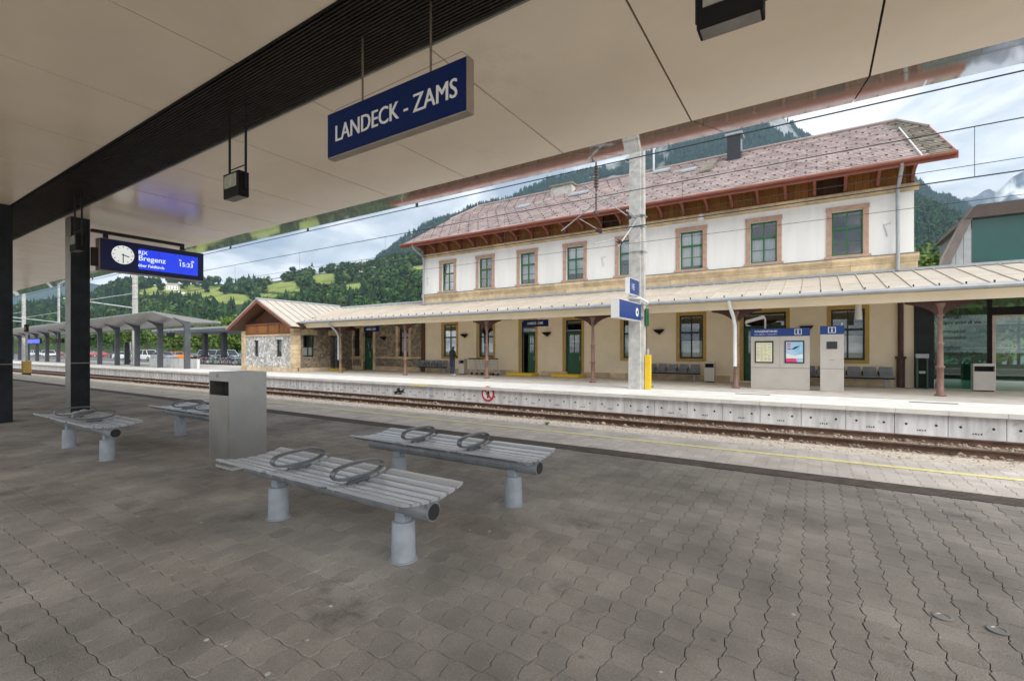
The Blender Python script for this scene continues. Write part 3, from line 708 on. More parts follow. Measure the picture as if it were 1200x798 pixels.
for i, x in enumerate(UPX):
    o = casement('window', x - .56, x + .56, 5.87, 7.84, YW + .16, bld, M['green_frame'], curtain=cur[i])
    s = B(); s.box(x - .77, x - .57, YW - .05, YW + .01, 5.84, 7.86); s.box(x + .57, x + .77, YW - .05, YW + .01, 5.84, 7.86); s.box(x - .80, x + .80, YW - .06, YW + .01, 7.86, 8.06)
    s.obj('stone_surround', M['pink_stone'], o, bevel=.006)
    s = B(); s.box(x - .85, x + .85, YW - .16, YW + .02, 5.73, 5.83); s.box(x - .72, x - .5, YW - .13, YW + .0, 5.56, 5.73); s.box(x + .5, x + .72, YW - .13, YW, 5.56, 5.73)
    s.obj('stone_sill', M['pink_stone'], o, bevel=.006)
    B().box(x - .55, x + .55, YW - .1, YW + .15, 5.832, 5.85).obj('sill_flashing', M['zinc'], o)
# string course between the floors
x = XA - .1
while x < XB + .1:
    w = random.choice((.9, 1.1, 1.3)); x2 = min(x + w, XB + .12)
    W(B().box(x + .004, x2 - .004, YW - .07, YW - .004, 5.06, 5.36).obj('stone_block', M['sandstone'], bld))
    x = x2
x = XA - .1
while x < XB + .12:
    x2 = min(x + random.choice((1.5, 1.9)), XB + .16)
    W(B().prism([(YW - .17, 5.68), (YW - .17, 5.56), (YW - .09, 5.40), (YW - .09, 5.365), (YW - .004, 5.365), (YW - .004, 5.70)], 'x', x + .003, x2 - .003).obj('cornice_block', M['sandstone'], bld)); x = x2
W(B().box(XA - .1, XB + .14, YW - .19, YW + .0, 5.702, 5.722).obj('cornice_flashing', M['zinc'], bld))
# stone cornice, wooden frieze and brackets under the eaves
x = XA - .1
while x < XB + .12:
    x2 = min(x + random.choice((1.2, 1.6)), XB + .16)
    W(B().prism([(YW - .16, 8.62), (YW - .16, 8.52), (YW - .06, 8.38), (YW - .06, 8.33), (YW + .0, 8.33), (YW + .0, 8.62)], 'x', x + .003, x2 - .003).obj('eaves_stone', M['sandstone'], bld)); x = x2
nb = 24; 
for i in range(nb):
    xa = XA + (XB - XA) * i / nb; xb = XA + (XB - XA) * (i + 1) / nb
    nbd = 4
    gap = i in (12, 21)
    for k in range(nbd):
        p = xa + (xb - xa) * k / nbd; q = xa + (xb - xa) * (k + 1) / nbd
        W(B().box(p + .006, q - .006, YW + (.25 if gap else .02), YW + (.28 if gap else .05), 8.62, 9.86).obj('frieze_board', M['wood_dark'] if gap else M['wood_ochre'], bld))
brm = []
pts = [(0, 8.68), (0, 9.80)]
for k in range(9):
    a = k / 8 * math.pi / 2; pts.append((-1.16 + 1.08 * (1 - math.cos(a)) if 0 else -1.16 * math.cos(a) * .98 - .02, 9.16 - .48 * math.sin(a)))
brk = B().prism([(YW + 0.0, 9.80), (YW - 1.15, 9.24), (YW - 1.15, 9.10)] + [(YW - 1.05 + .93 * math.sin(k / 8 * math.pi / 2), 9.10 - .42 * (1 - math.cos(k / 8 * math.pi / 2))) for k in range(9)] + [(YW + 0.0, 8.63)], 'x', -.06, .06)
brme = brk.mesh('eaves_bracket', M['fascia_red'])
for i in range(nb + 1): W(link('eaves_bracket', brme, bld, (XA + .06 + (XB - XA - .12) * i / nb, 0, 0)))
for i in range(0, 8, 1): pass
# roof
RX0, RX1 = -25.35, 4.6; YEv, ZEv, PT = 24.5, 9.20, 0.578; YRd = 32.9; ZRd = ZEv + PT * (YRd - YEv); YBk = 30.0; ZBk = ZEv + PT * (YBk - YEv); INS = .85
YN = 2 * YRd - YEv
rf = B()
front = [(RX0, YEv, ZEv), (RX1, YEv, ZEv), (RX1, YBk, ZBk), (RX1 - INS, YRd, ZRd), (RX0 + INS, YRd, ZRd), (RX0, YBk, ZBk)]
back = [(p, 2 * YRd - q, r) for p, q, r in front]
for poly in (front, back):
    rf.rings([[(p, q, r) for p, q, r in poly], [(p, q, r - .14) for p, q, r in poly]])
rf.rings([[(RX1, YBk, ZBk), (RX1 - INS, YRd, ZRd), (RX1, 2 * YRd - YBk, ZBk)], [(RX1, YBk, ZBk - .14), (RX1 - INS, YRd, ZRd - .14), (RX1, 2 * YRd - YBk, ZBk - .14)]])
rf.rings([[(RX0, YBk, ZBk), (RX0 + INS, YRd, ZRd), (RX0, 2 * YRd - YBk, ZBk)], [(RX0, YBk, ZBk - .14), (RX0 + INS, YRd, ZRd - .14), (RX0, 2 * YRd - YBk, ZBk - .14)]])
roof = W(rf.obj('roof', M['wood_dark'], bld))
tl = B(); SL = math.hypot(1, PT); nrow = 30; tw = .42
LEN = (YRd - YEv) * SL; ch = LEN / nrow
gd = B(); msb = B()
for r in range(nrow):
    s0, s1 = r * ch, (r + 1.18) * ch
    ya, yb = YEv + s0 / SL, YEv + min(s1, LEN) / SL; ym = (ya + yb) / 2
    t_ = 0 if ym < YBk else (ym - YBk) / (YRd - YBk) * INS
    xa, xb = RX0 + t_, RX1 - t_
    x = xa - (tw / 2 if r % 2 else 0); k = 0
    while x < xb - .02:
        p, q = max(x, xa) + .006, min(x + tw, xb) - .006
        if q - p > .05:
            z0 = ZEv + PT * (ya - YEv) + .062 + random.uniform(-.006, .012); z1 = ZEv + PT * (yb - YEv) + .02
            dst = msb if p > RX1 - 1.0 - (r * .02) else tl
            dst.rings([[(p, ya, z0), (q, ya, z0 + random.uniform(-.006, .006)), (q, yb, z1), (p, yb, z1)], [(p, ya + .01, z0 - .035), (q, ya + .01, z0 - .035), (q, yb, z1 - .03), (p, yb, z1 - .03)]])
            if r % 2 == 0 and r > 0 and (k + r // 2) % 2 == 0: 
                gx = (p + q) / 2; gd.box(gx - .045, gx + .045, ya + .1, ya + .125, z0 + .04, z0 + .10); gd.box(gx - .01, gx + .01, ya + .125, ya + .26, z0 + .04, z0 + .085)
        x += tw; k += 1
stuff(tl.obj('roof_tiles', M['tile'], roof)); stuff(msb.obj('mossy_tiles', M['moss'], roof)); stuff(gd.obj('snow_guards', M['guard'], roof))
B().tube([(RX0 + INS, YRd, ZRd + .08), (RX1 - INS, YRd, ZRd + .08)], .1, 8).obj('ridge_cap', M['tile'], roof)
for sx, s in ((RX1, -1), (RX0, 1)): B().tube([(sx, YBk, ZBk + .06), (sx + s * INS, YRd, ZRd + .08)], .07, 6).obj('hip_cap', M['tile'], roof)
B().tube([(RX1 - 1.02, YEv, ZEv + .12), (RX1 - 1.02, YBk + .6, ZBk + .12 + .6 * PT)], .03, 6).obj('lightning_rod', M['white_paint'], roof)
B().box(RX0 - .01, RX1 + .01, YEv - .05, YEv - .002, ZEv - .20, ZEv + .03).obj('fascia', M['fascia_red'], roof)
B().tube([(RX0, YEv - .12, ZEv + .0), (RX1, YEv - .12, ZEv + .0)], .075, 8).obj('roof_gutter', M['fascia_red'], roof)
for sx in (RX0, RX1):
    B().rings([[(sx - .04, YEv, ZEv - .2), (sx - .04, YBk, ZBk - .2), (sx - .04, YBk, ZBk + .05), (sx - .04, YEv, ZEv + .05)], [(sx + .04, YEv, ZEv - .2), (sx + .04, YBk, ZBk - .2), (sx + .04, YBk, ZBk + .05), (sx + .04, YEv, ZEv + .05)]]).obj('bargeboard', M['fascia_red'], roof)
def roofz(y): return ZEv + PT * (y - YEv) + .06
# chimneys, skylights, roof mast
def chim(xp, y, w, d, h, capm, bm_, nm='chimney'):
    x = xat(xp, y); z = roofz(y)
    c = B().box(x - w / 2, x + w / 2, y - d / 2, y + d / 2, z - .5, z + h).obj(nm, bm_, roof)
    B().box(x - w / 2 - .1, x + w / 2 + .1, y - d / 2 - .1, y + d / 2 + .1, z + h, z + h + .12).obj('chimney_cap', capm, roof)
chim(861, 31.6, .75, .8, 1.25, M['zinc'], M['screen_dark'])
chim(660, 31.5, 1.7, .7, .42, M['moss'], M['mast'])
def skylight(xp, y, w, l, m):
    x = xat(xp, y); z = roofz(y)
    B().rings([[(x - w / 2, y, z + .03), (x + w / 2, y, z + .03), (x + w / 2, y + l, z + .03 + l * PT), (x - w / 2, y + l, z + .03 + l * PT)], [(x - w / 2, y, z + .14), (x + w / 2, y, z + .14), (x + w / 2, y + l, z + .14 + l * PT), (x - w / 2, y + l, z + .14 + l * PT)]]).obj('skylight', m, roof)
skylight(826, 29.2, .62, 2.4, M['moss']); skylight(806, 30.2, .9, .5, M['zinc']); skylight(774, 31.6, 1.0, .6, M['zinc']); skylight(611, 29.0, 1.0, .6, M['zinc']); skylight(676, 29.7, 1.4, .5, M['zinc'])
mx_ = xat(766, 32.6); B().tube([(mx_, 32.6, ZRd - .2), (mx_, 32.6, ZRd + 2.6)], .08, 6).obj('roof_mast', M['galv'], roof)
# rainwater pipes
for xx, off in ((XA + .12, -1), (XB - .55, 0)):
    p = [(xx, YEv - .05, ZEv - .05), (xx, YEv + .05, ZEv - .25), (xx, YW - .2, 8.45), (xx, YW - .16, 8.2), (xx, YW - .22, 5.7), (xx, YW - .16, 5.0)]
    W(B().tube(p, .075, 10).obj('downpipe', M['zinc'], bld, smooth=True))
W(B().tube([(3.05, YW - .12, ZP), (3.05, YW - .12, 3.7)], .1, 10).obj('downpipe', M['iron'], bld)); W(B().lathe([(.14, 0), (.14, 1.2), (.19, 1.22), (.19, 1.3), (.1, 1.32)], (3.05, YW - .14, ZP), 10).obj('pipe_shoe', M['iron'], bld))
# anchor plates
for xp, zp in ((502, 6.65), (708, 6.75), (1040, 6.8)):
    xx = xat(xp, YW); a = B(); a.tube([(xx - .12, YW - .03, zp + .25), (xx, YW - .04, zp - .3)], .02, 5); a.tube([(xx + .12, YW - .03, zp + .28), (xx - .16, YW - .03, zp + .2)], .012, 5); W(a.obj('anchor_plate', M['galv'], bld))
# plinth
for i in range(int((XB - XA) / .9)):
    xa = XA + i * .9
    if any(h[0] - .2 < xa + .45 < h[1] + .2 and h[2] < .5 for h in lower): continue
    W(B().box(xa + .004, xa + .896, YW - .05, YW - .003, ZP, .34).obj('plinth_stone', M['sandstone'], bld))
# ground-floor windows and doors
for i, (x, k, h) in enumerate(grw):
    z0 = 1.18 if k == 'w' else ZP + .06
    if k == 'w':
        o = casement('window', x - h + .01, x + h - .01, z0 + .01, 3.45, YW + .12, bld, M['green_dark'], tr=.6, rows=1, curtain=None)
        B().box(x - h + .05, x + h - .05, YW + .5, YW + .51, z0 + .1, z0 + (.95 if i != 7 else 1.1)).obj('blind', M['curtain'], o)
    else:
        b = B(); y = YW + .14; zt = 2.75
        for a, c in ((x - h + .01, x - h + .09), (x + h - .09, x + h - .01)): b.box(a, c, y, y + .06, z0, 3.45)
        b.box(x - h + .09, x + h - .09, y, y + .06, 3.36, 3.45); b.box(x - h + .09, x + h - .09, y - .01, y + .07, zt - .06, zt + .06)
        o = W(b.obj('door', M['green_dark'], bld))
        B().box(x - h + .09, x + h - .09, y + .025, y + .031, zt + .06, 3.36).obj('pane', M['pane'], o)
        lo, hi = x - h + .1, x + h - .1
        if k == 'dw':
            leaves = ((lo, (lo + hi) / 2 - .01), ((lo + hi) / 2 + .01, hi))
        elif k == 'do': leaves = ((lo + .38, hi),)
        else: leaves = ((lo, hi),)
        for a, c in leaves:
            lf = B(); zz = 1.45
            lf.box(a, c, y + .01, y + .05, z0 + .02, zz); lf.box(a, a + .12, y + .01, y + .05, zz, zt - .07); lf.box(c - .12, c, y + .01, y + .05, zz, zt - .07)
            lf.box(a + .12, c - .12, y + .01, y + .05, zt - .2, zt - .07); m_x = (a + c) / 2
            lf.box(m_x - .02, m_x + .02, y + .012, y + .048, zz, zt - .2); lf.box(a + .12, c - .12, y + .012, y + .048, 2.02, 2.06)
            lf.box(a + .1, c - .1, y - .005, y + .009, .3, 1.3)
            lf.obj('door_leaf', M['green_door'], o)
            for (p, q) in ((a + .12, m_x - .02), (m_x + .02, c - .12)):
                B().box(p, q, y + .025, y + .031, zz, 2.02).obj('pane', M['pane'], o); B().box(p, q, y + .025, y + .031, 2.06, zt - .2).obj('pane', M['pane'], o)
            B().box(c - .08, c - .05, y - .04, y + .0, 1.0, 1.25).obj('handle', M['galv'], o)
    f = .15; s = B()
    s.box(x - h - f, x - h, YW - .03, YW + .0, z0 - (f if k == 'w' else 0), 3.46 + f); s.box(x + h, x + h + f, YW - .03, YW + .0, z0 - (f if k == 'w' else 0), 3.46 + f)
    s.box(x - h, x + h, YW - .03, YW + .0, 3.46, 3.46 + f)
    if k == 'w': s.box(x - h, x + h, YW - .03, YW + .0, z0 - f, z0)
    s.obj('painted_surround', M['yellow_frame'], o)
W(B().box(xat(584, YW), xat(600, YW), YW - .03, YW - .001, 3.62, 3.78).obj('vent_slot', M['hole'], bld))

# ================================================================ STATION CANOPY (lean-to roof on cast-iron columns)
YG, ZG, PS = 20.75, 3.72, 0.247
sc_ = thing('station_canopy', 'long beige metal lean-to roof on brown cast-iron columns along the station', 'canopy', (-10, 21.7, ZP))
def S(o): o.location = Vector(o.location) - Vector(sc_.location); return o
def rp(x0, x1, ya, yb, zo=0, seam=True):
    b = B(); za, zb = ZG + PS * (ya - YG) + zo, ZG + PS * (yb - YG) + zo
    b.rings([[(x0, ya, za), (x1, ya, za), (x1, yb, zb), (x0, yb, zb)], [(x0, ya, za - .03), (x1, ya, za - .03), (x1, yb, zb - .03), (x0, yb, zb - .03)]])
    if seam: b.rings([[(x0, ya, za), (x0 + .03, ya, za), (x0 + .03, yb, zb), (x0, yb, zb)], [(x0, ya, za + .035), (x0 + .03, ya, za + .035), (x0 + .03, yb, zb + .035), (x0, yb, zb + .035)]], 1)
    return b
PP = .6455; xs0 = .84
lo_me = rp(.004, PP - .004, YG - .05, YG + 1.95).mesh('roof_panel', M['roof_metal'])
hi_me = rp(.004, PP - .004, YG + 1.955, YW - .02, .012).mesh('roof_panel', M['roof_metal'])
XS0 = xs0 - PP * 39; 
k = 0
x = xs0 + PP * 18
valley = lambda X: None
while x > XS0:
    x -= PP
    S(link('roof_panel', lo_me, sc_, (x, 0, 0))); S(link('roof_panel', hi_me, sc_, (x, 0, 0)))
XE = x
# continuation over the stone wing: panels run up to its ridge
YRW = 27.4
hi2 = rp(.004, PP - .004, YG + 1.955, YRW, .012).mesh('roof_panel', M['roof_metal'])
while x > -31.9:
    x -= PP
    S(link('roof_panel', lo_me, sc_, (x, 0, 0))); S(link('roof_panel', hi2, sc_, (x, 0, 0)))
    XE2 = x
S(B().box(XE2, xs0 + PP * 18, YG - .04, YW + 1, 0, .02).obj('tmp', M['cream'], sc_)) if 0 else None
XCR = xs0 + PP * 18
while x > -36.2:                          # upper sheets left of the valley, dying into the gabled house's roof
    x -= PP
    yv = YG + (5.52 - .481 * (x + PP / 2 + 36.05) - ZG) / PS - .35
    if yv < YRW - .15: S(rp(.004, PP - .004, max(yv, YG + 1.955), YRW, .012).obj('roof_panel', M['roof_metal'], sc_, (x, 0, 0)))
S(B().tube([(-31.6, YG - .1, ZG - .06), (XCR, YG - .1, ZG - .06)], .085, 8).obj('gutter', M['zinc'], sc_))
gd = B(); x = -31.5
while x < XCR: gd.box(x - .02, x + .02, YG + .12, YG + .16, ZG + .03, ZG + .13); x += .66
stuff(gd.obj('snow_studs', M['guard'], sc_)).location = -Vector(sc_.location)
S(B().box(-31.9, XCR, YG + .35, YG + .45, 3.28, 3.60).obj('front_beam', M['cream'], sc_))
sof = B(); za, zb = ZG + PS * .3 - .05, ZG + PS * (YW - YG) - .05
sof.rings([[(-31.9, YG - .02, ZG - .04), (XCR, YG - .02, ZG - .04), (XCR, YW - .01, zb), (-31.9, YW - .01, zb)], [(-31.9, YG - .02, ZG - .08), (XCR, YG - .02, ZG - .08), (XCR, YW - .01, zb - .04), (-31.9, YW - .01, zb - .04)]])
S(sof.obj('soffit', M['cream'], sc_))
S(B().box(XA + .02, XCR, YW - .16, YW - .01, ZG + PS * (YW - YG) + .0, ZG + PS * (YW - YG) + .11).obj('wall_flashing', M['zinc'], sc_))
# cast-iron columns
yc_ = 21.7; CXS = [3.62 - 6.385 * i for i in range(-1, 6)]
def iron_col():
    b = B(); b.lathe([(.16, 0), (.16, .06), (.1, .08), (.095, .95), (.13, .97), (.13, 1.02), (.09, 1.05), (.085, 1.75), (.105, 1.77), (.105, 1.81), (.075, 1.84), (.065, 2.72), (.11, 2.76), (.11, 2.8), (.075, 2.83), (.09, 3.0), (.15, 3.16), (.15, 3.2)], (0, 0, 0), 14)
    c = B(); n = 10; pts = [(-.95, 3.26), (-.95, 3.19)]
    for k in range(n + 1): a = k / n * math.pi / 2; pts.append((-.12 - .80 * (1 - math.sin(a)), 3.16 - .36 * (1 - math.cos(a)) ** 1.0 * 1.0))
    half = [(-.95, 3.27), (-.95, 3.19), (-.7, 3.14), (-.45, 3.05), (-.25, 2.93), (-.12, 2.8)]
    poly = half + [(-p, q) for p, q in reversed(half)] + [(.22, 3.27), (.2, 3.42), (.1, 3.52), (0, 3.55), (-.1, 3.52), (-.2, 3.42), (-.22, 3.27)]
    c.prism(poly, 'y', -.05, .05)
    return b, c
b_, c_2 = iron_col(); cme = b_.mesh('column', M['iron_pale']); kme = c_2.mesh('capital', M['iron']); cme.polygons.foreach_set('use_smooth', [True] * len(cme.polygons))
for i, cx_ in enumerate(CXS):
    o = S(link('column', cme, sc_, (cx_, yc_ - .12, ZP))); link('capital', kme, o)
# rainwater spouts bending from the gutter on to two of the columns
for cx_ in (CXS[2], CXS[6]):
    P_ = [(cx_ - .15, YG - .1, ZG - .1), (cx_ - .13, YG + .1, ZG - .35), (cx_ - .05, YG + .5, ZG - .75), (cx_ - .02, yc_ - .28, ZG - 1.1), (cx_ - .02, yc_ - .28, ZP + .9)]
    S(B().tube(P_, .075, 10).obj('rain_spout', M['white_paint'] if cx_ > -10 else M['zinc'], sc_, smooth=True))
# ================================================================ STONE WING AND GABLED HOUSE
def rubble(name, c1, c2, c3, sc):
    m = bpy.data.materials.new(name); m.use_nodes = True; N, L = m.node_tree.nodes, m.node_tree.links; p = N['Principled BSDF']; p.inputs['Roughness'].default_value = .95
    g = N.new('ShaderNodeNewGeometry'); v = N.new('ShaderNodeTexVoronoi'); v.inputs['Scale'].default_value = sc; L.new(g.outputs['Position'], v.inputs['Vector'])
    v2 = N.new('ShaderNodeTexVoronoi'); v2.feature = 'DISTANCE_TO_EDGE'; v2.inputs['Scale'].default_value = sc; L.new(g.outputs['Position'], v2.inputs['Vector'])
    s = N.new('ShaderNodeSeparateColor'); L.new(v.outputs['Color'], s.inputs[0])
    r = N.new('ShaderNodeValToRGB'); L.new(s.outputs[0], r.inputs[0]); r.color_ramp.elements[0].color = (*c1, 1); r.color_ramp.elements[1].color = (*c2, 1); e_ = r.color_ramp.elements.new(.5); e_.color = (*c3, 1)
    r2 = N.new('ShaderNodeValToRGB'); L.new(v2.outputs['Distance'], r2.inputs[0]); r2.color_ramp.elements[0].position = .015; r2.color_ramp.elements[1].position = .06
    mx = N.new('ShaderNodeMix'); mx.data_type = 'RGBA'; L.new(r2.outputs[0], mx.inputs['Factor']); mx.inputs['A'].default_value = (.3, .26, .2, 1); L.new(r.outputs[0], mx.inputs['B']); L.new(mx.outputs['Result'], p.inputs['Base Color'])
    b = N.new('ShaderNodeBump'); b.inputs['Strength'].default_value = .8; b.inputs['Distance'].default_value = .06; L.new(r2.outputs[0], b.inputs['Height']); L.new(b.outputs[0], p.inputs['Normal']); return m
M['rubble'] = rubble('rubble', (.16, .135, .11), (.46, .36, .24), (.28, .235, .18), 5.0)
M['rubble_pale'] = rubble('rubble_pale', (.40, .40, .395), (.86, .85, .83), (.66, .65, .63), 4.6)
wg = thing('stone_wing', 'low rubble-stone wing with ochre window surrounds left of the station', 'building', (-28, YW, 0))
def Wg(o): o.location = Vector(o.location) - Vector(wg.location); return o
XH0, XH1, YH = -39.55, -32.3, 20.6
wo = [(-33.0 + 1.0, -31.15, 1.1, 3.45), (-31.05 + .0, -29.72, ZP, 3.5), (-26.95, -25.85, 1.15, 3.5)]
wo = [(-32.2, -31.35, 1.1, 3.45), (-30.95, -29.75, ZP, 3.5), (-26.95, -25.82, 1.15, 3.5)]
Wg(wall(XH1, XA - .01, ZP - .01, 4.95, YW + .006, .4, wo).obj('rubble_wall', M['rubble'], wg))
Wg(B().box(XH1, XA - .01, 30.0, 30.4, ZP, 4.9).obj('rear_wall', M['rubble'], wg))
Wg(B().box(XA - .2, XA + .12, YW - .12, YW + .0, ZP, 4.9).obj('corner_pilaster', M['wood_dark'], wg))
bk = B(); bk.rings([[(XH1 - 4, YRW, ZG + PS * (YRW - YG)), (XA, YRW, ZG + PS * (YRW - YG)), (XA, 31, 4.6), (XH1 - 4, 31, 4.6)], [(XH1 - 4, YRW, 5.2), (XA, YRW, 5.2), (XA, 31, 4.5), (XH1 - 4, 31, 4.5)]])
Wg(bk.obj('rear_roof', M['roof_metal'], wg))
Wg(B().tube([(-36.0, YRW, ZG + PS * (YRW - YG) + .04), (XA, YRW, ZG + PS * (YRW - YG) + .04)], .14, 6).obj('ridge_cap', M['zinc'], wg))
def blockrun(x0, x1, z0, z1, y0, y1, root, conv, h=.34):
    z = z0
    while z < z1 - .05:
        z2 = min(z + h * random.uniform(.85, 1.15), z1); j = random.uniform(0, .03)
        conv(B().box(x0 - j, x1 + j, y0, y1, z + .006, z2 - .006).obj('stone_block', M['sandstone'], root, bevel=.008)); z = z2
for (a, b, z0, z1) in wo:
    blockrun(a - .22, a - .005, z0 - .0, z1, YW - .05, YW + .2, wg, Wg); blockrun(b + .005, b + .22, z0, z1, YW - .05, YW + .2, wg, Wg)
    Wg(B().box(a - .3, b + .3, YW - .06, YW + .2, z1 + .004, z1 + .28).obj('lintel', M['sandstone'], wg))
    if z0 > .5: Wg(B().box(a - .45, b + .45, YW - .09, YW + .2, z0 - .18, z0 - .005).obj('sill', M['sandstone'], wg))
for a, b in ((-29.5, -24.5), (-32.2, -31.2)):
    n = max(1, int((b - a) / .8))
    for i in range(n): Wg(B().box(a + (b - a) * i / n + .004, a + (b - a) * (i + 1) / n - .004, YW - .07, YW + .0, ZP, .38).obj('plinth_stone', M['sandstone'], wg))
    Wg(B().box(a, b, YW - .06, YW + .0, 1.0, 1.14).obj('stone_band', M['sandstone'], wg))
def W_to(root):
    global W
    def f(o): o.location = Vector(o.location) - Vector(root.location); return o
    return f
W_old = W; W = Wg
casement('window', -32.2, -31.35, 1.12, 3.44, YW + .15, wg, M['green_dark'], rows=1); casement('window', -26.94, -25.83, 1.16, 3.49, YW + .15, wg, M['green_dark'], rows=1)
dob = B(); dob.box(-30.94, -30.86, YW + .15, YW + .22, ZP, 3.48); dob.box(-29.84, -29.76, YW + .15, YW + .22, ZP, 3.48); dob.box(-30.86, -29.84, YW + .15, YW + .22, 3.38, 3.48); dob.box(-30.86, -29.84, YW + .15, YW + .22, 2.55, 2.68)
do = Wg(dob.obj('door', M['green_dark'], wg)); B().box(-30.86, -29.84, YW + .18, YW + .186, 2.68, 3.38).obj('pane', M['pane'], do)
for a, b in ((-30.855, -30.36), (-30.34, -29.845)):
    lf = B().box(a, b, YW + .17, YW + .21, ZP + .03, 1.7); lf.box(a, a + .1, YW + .17, YW + .21, 1.7, 2.54); lf.box(b - .1, b, YW + .17, YW + .21, 1.7, 2.54); lf.box(a + .1, b - .1, YW + .17, YW + .21, 2.44, 2.54); lf.box(a + .08, b - .08, YW + .155, YW + .169, .25, 1.5)
    lf.obj('door_leaf', M['green_door'], do); B().box(a + .1, b - .1, YW + .185, YW + .19, 1.7, 2.44).obj('pane', M['pane'], do)
B().box(-30.3, -30.26, YW + .12, YW + .17, 1.05, 1.5).obj('handle', M['galv'], do)

gh = thing('gabled_house', 'small gabled stone house with pale rubble front and red bargeboards', 'building', (-36, YH, 0))
def Gh(o): o.location = Vector(o.location) - Vector(gh.location); return o
W = Gh
gwin = [(-37.9, -37.18, 1.15, 2.42), (-34.82, -34.0, 1.15, 2.45)]
Gh(wall(XH0 + .45, XH1 - .45, .32, 2.72, YH + .05, .3, gwin).obj('front_wall', M['rubble_pale'], gh))
for (a, b, c, d) in gwin:
    o = Gh(B().box(a, a + .1, YH + .2, YH + .25, c, d).box(b - .1, b, YH + .2, YH + .25, c, d).box(a + .1, b - .1, YH + .2, YH + .25, d - .1, d).box(a + .1, b - .1, YH + .2, YH + .25, c, c + .1).obj('window', M['green_dark'], gh))
    B().box(a + .1, b - .1, YH + .22, YH + .226, c + .1, d - .1).obj('pane', M['pane'], o); B().box(a + .1, b - .1, YH + .29, YH + .295, c + .1, d - .1).obj('blind', M['curtain'], o)
for i in range(8): Gh(B().box(XH0 + .0 + i * .906 + .004, XH0 + .9 + i * .906, YH - .06, YH + .3, ZP, .32).obj('plinth_stone', M['sandstone'], gh, bevel=.008))
blockrun(XH0, XH0 + .45, .33, 3.2, YH - .03, YH + .4, gh, Gh); blockrun(XH1 - .45, XH1, .33, 3.25, YH - .03, YH + .5, gh, Gh)
Gh(B().box(XH0 + .45, XH1 - .45, YH - .02, YH + .3, 2.725, 2.86).obj('stone_band', M['sandstone'], gh))
swall = lambda holes: None
# side wall (faces the station) with a window and a door
sh = [(21.35, 22.3, 1.15, 2.78), (23.7, 24.6, ZP, 2.78)]
wb = wall(20.95, YW + .0, ZP, 3.6, 0, .35, sh); wb.v = [(XH1 - .02 - y, x, z) for x, y, z in wb.v]
Gh(wb.obj('side_wall', M['rubble'], gh))
for (a, b, c, d) in sh:
    fr = B(); X_ = XH1 - .2; fr.box(X_, X_ + .05, a, a + .09, c, d); fr.box(X_, X_ + .05, b - .09, b, c, d); fr.box(X_, X_ + .05, a + .09, b - .09, d - .09, d); fr.box(X_, X_ + .05, (a + b) / 2 - .03, (a + b) / 2 + .03, c, d - .09); fr.box(X_, X_ + .05, a + .09, b - .09, c, c + .09)
    o = Gh(fr.obj('window' if c > .5 else 'door', M['green_dark'], gh)); B().box(X_ + .02, X_ + .026, a + .09, b - .09, c + .09, d - .09).obj('pane', M['pane'], o)
    if c > .5: B().box(X_ - .06, X_ - .05, a, b, c, c + .7).obj('blind', M['curtain'], o)
    n = 5
    for i in range(n):
        Gh(B().box(XH1 - .1, XH1 + .03, a - .2 + (b - a + .4) * i / n + .004, a - .2 + (b - a + .4) * (i + 1) / n - .004, d + .01 + .04 * (1 - abs(i - 2) / 2), d + .4 + .12 * (1 - abs(i - 2) / 2)).obj('arch_stone', M['sandstone'], gh))
for i in range(5): Gh(B().box(XH1 - .1, XH1 + .05, 21 + i * .54, 21.53 + i * .54, ZP, .3).obj('plinth_stone', M['sandstone'], gh))
Gh(B().box(XH0, XH0 + .35, YH + .41, 30, ZP, 3.4).obj('far_wall', M['rubble'], gh)); Gh(B().box(XH0 + .4, XH1 - .3, YH + 1.5, YH + 1.6, ZP, 3).obj('inner_wall', M['interior'], gh))
# timber gable
XM = -36.05; HWD = 4.45; ZA = 5.50; ZL = 3.36; YO = 19.9
gs = (ZA - ZL) / HWD
Gh(B().prism([(XH0 + .45, 2.865), (XH1 - .45, 2.865), (XH1 - .45, 3.75), (XM, ZA - .45), (XH0 + .45, 3.75)], 'y', YH + .38, YH + .45).obj('gable_backing', M['wood_dark'], gh))
nbq = 26
for i in range(nbq):
    a = XH0 + .5 + (XH1 - XH0 - 1.0) * i / nbq; b = a + (XH1 - XH0 - 1.0) / nbq; top = ZA - .42 - gs * abs((a + b) / 2 - XM)
    if top > 3.75: Gh(B().box(a + .006, b - .006, YH + .34, YH + .375, 3.72, top).obj('gable_board', M['wood_dark'], gh))
for i in range(4):
    a = XH0 + .62 + i * 1.53
    for k in range(4): Gh(B().box(a + k * .345 + .004, a + (k + 1) * .345 - .004, YH + .1, YH + .14, 3.0, 3.6).obj('panel_board', M['wood_ochre'], gh))
    Gh(B().box(a - .14, a - .0, YH + .05, YH + .16, 2.99, 3.61).obj('post', M['fascia_red'], gh))
Gh(B().box(XH1 - .6, XH1 - .45, YH + .05, YH + .16, 2.99, 3.61).obj('post', M['fascia_red'], gh))
for z0 in (2.87, 3.612): Gh(B().box(XH0 + .45, XH1 - .45, YH + .02, YH + .18, z0, z0 + .12).obj('beam', M['fascia_red'], gh))
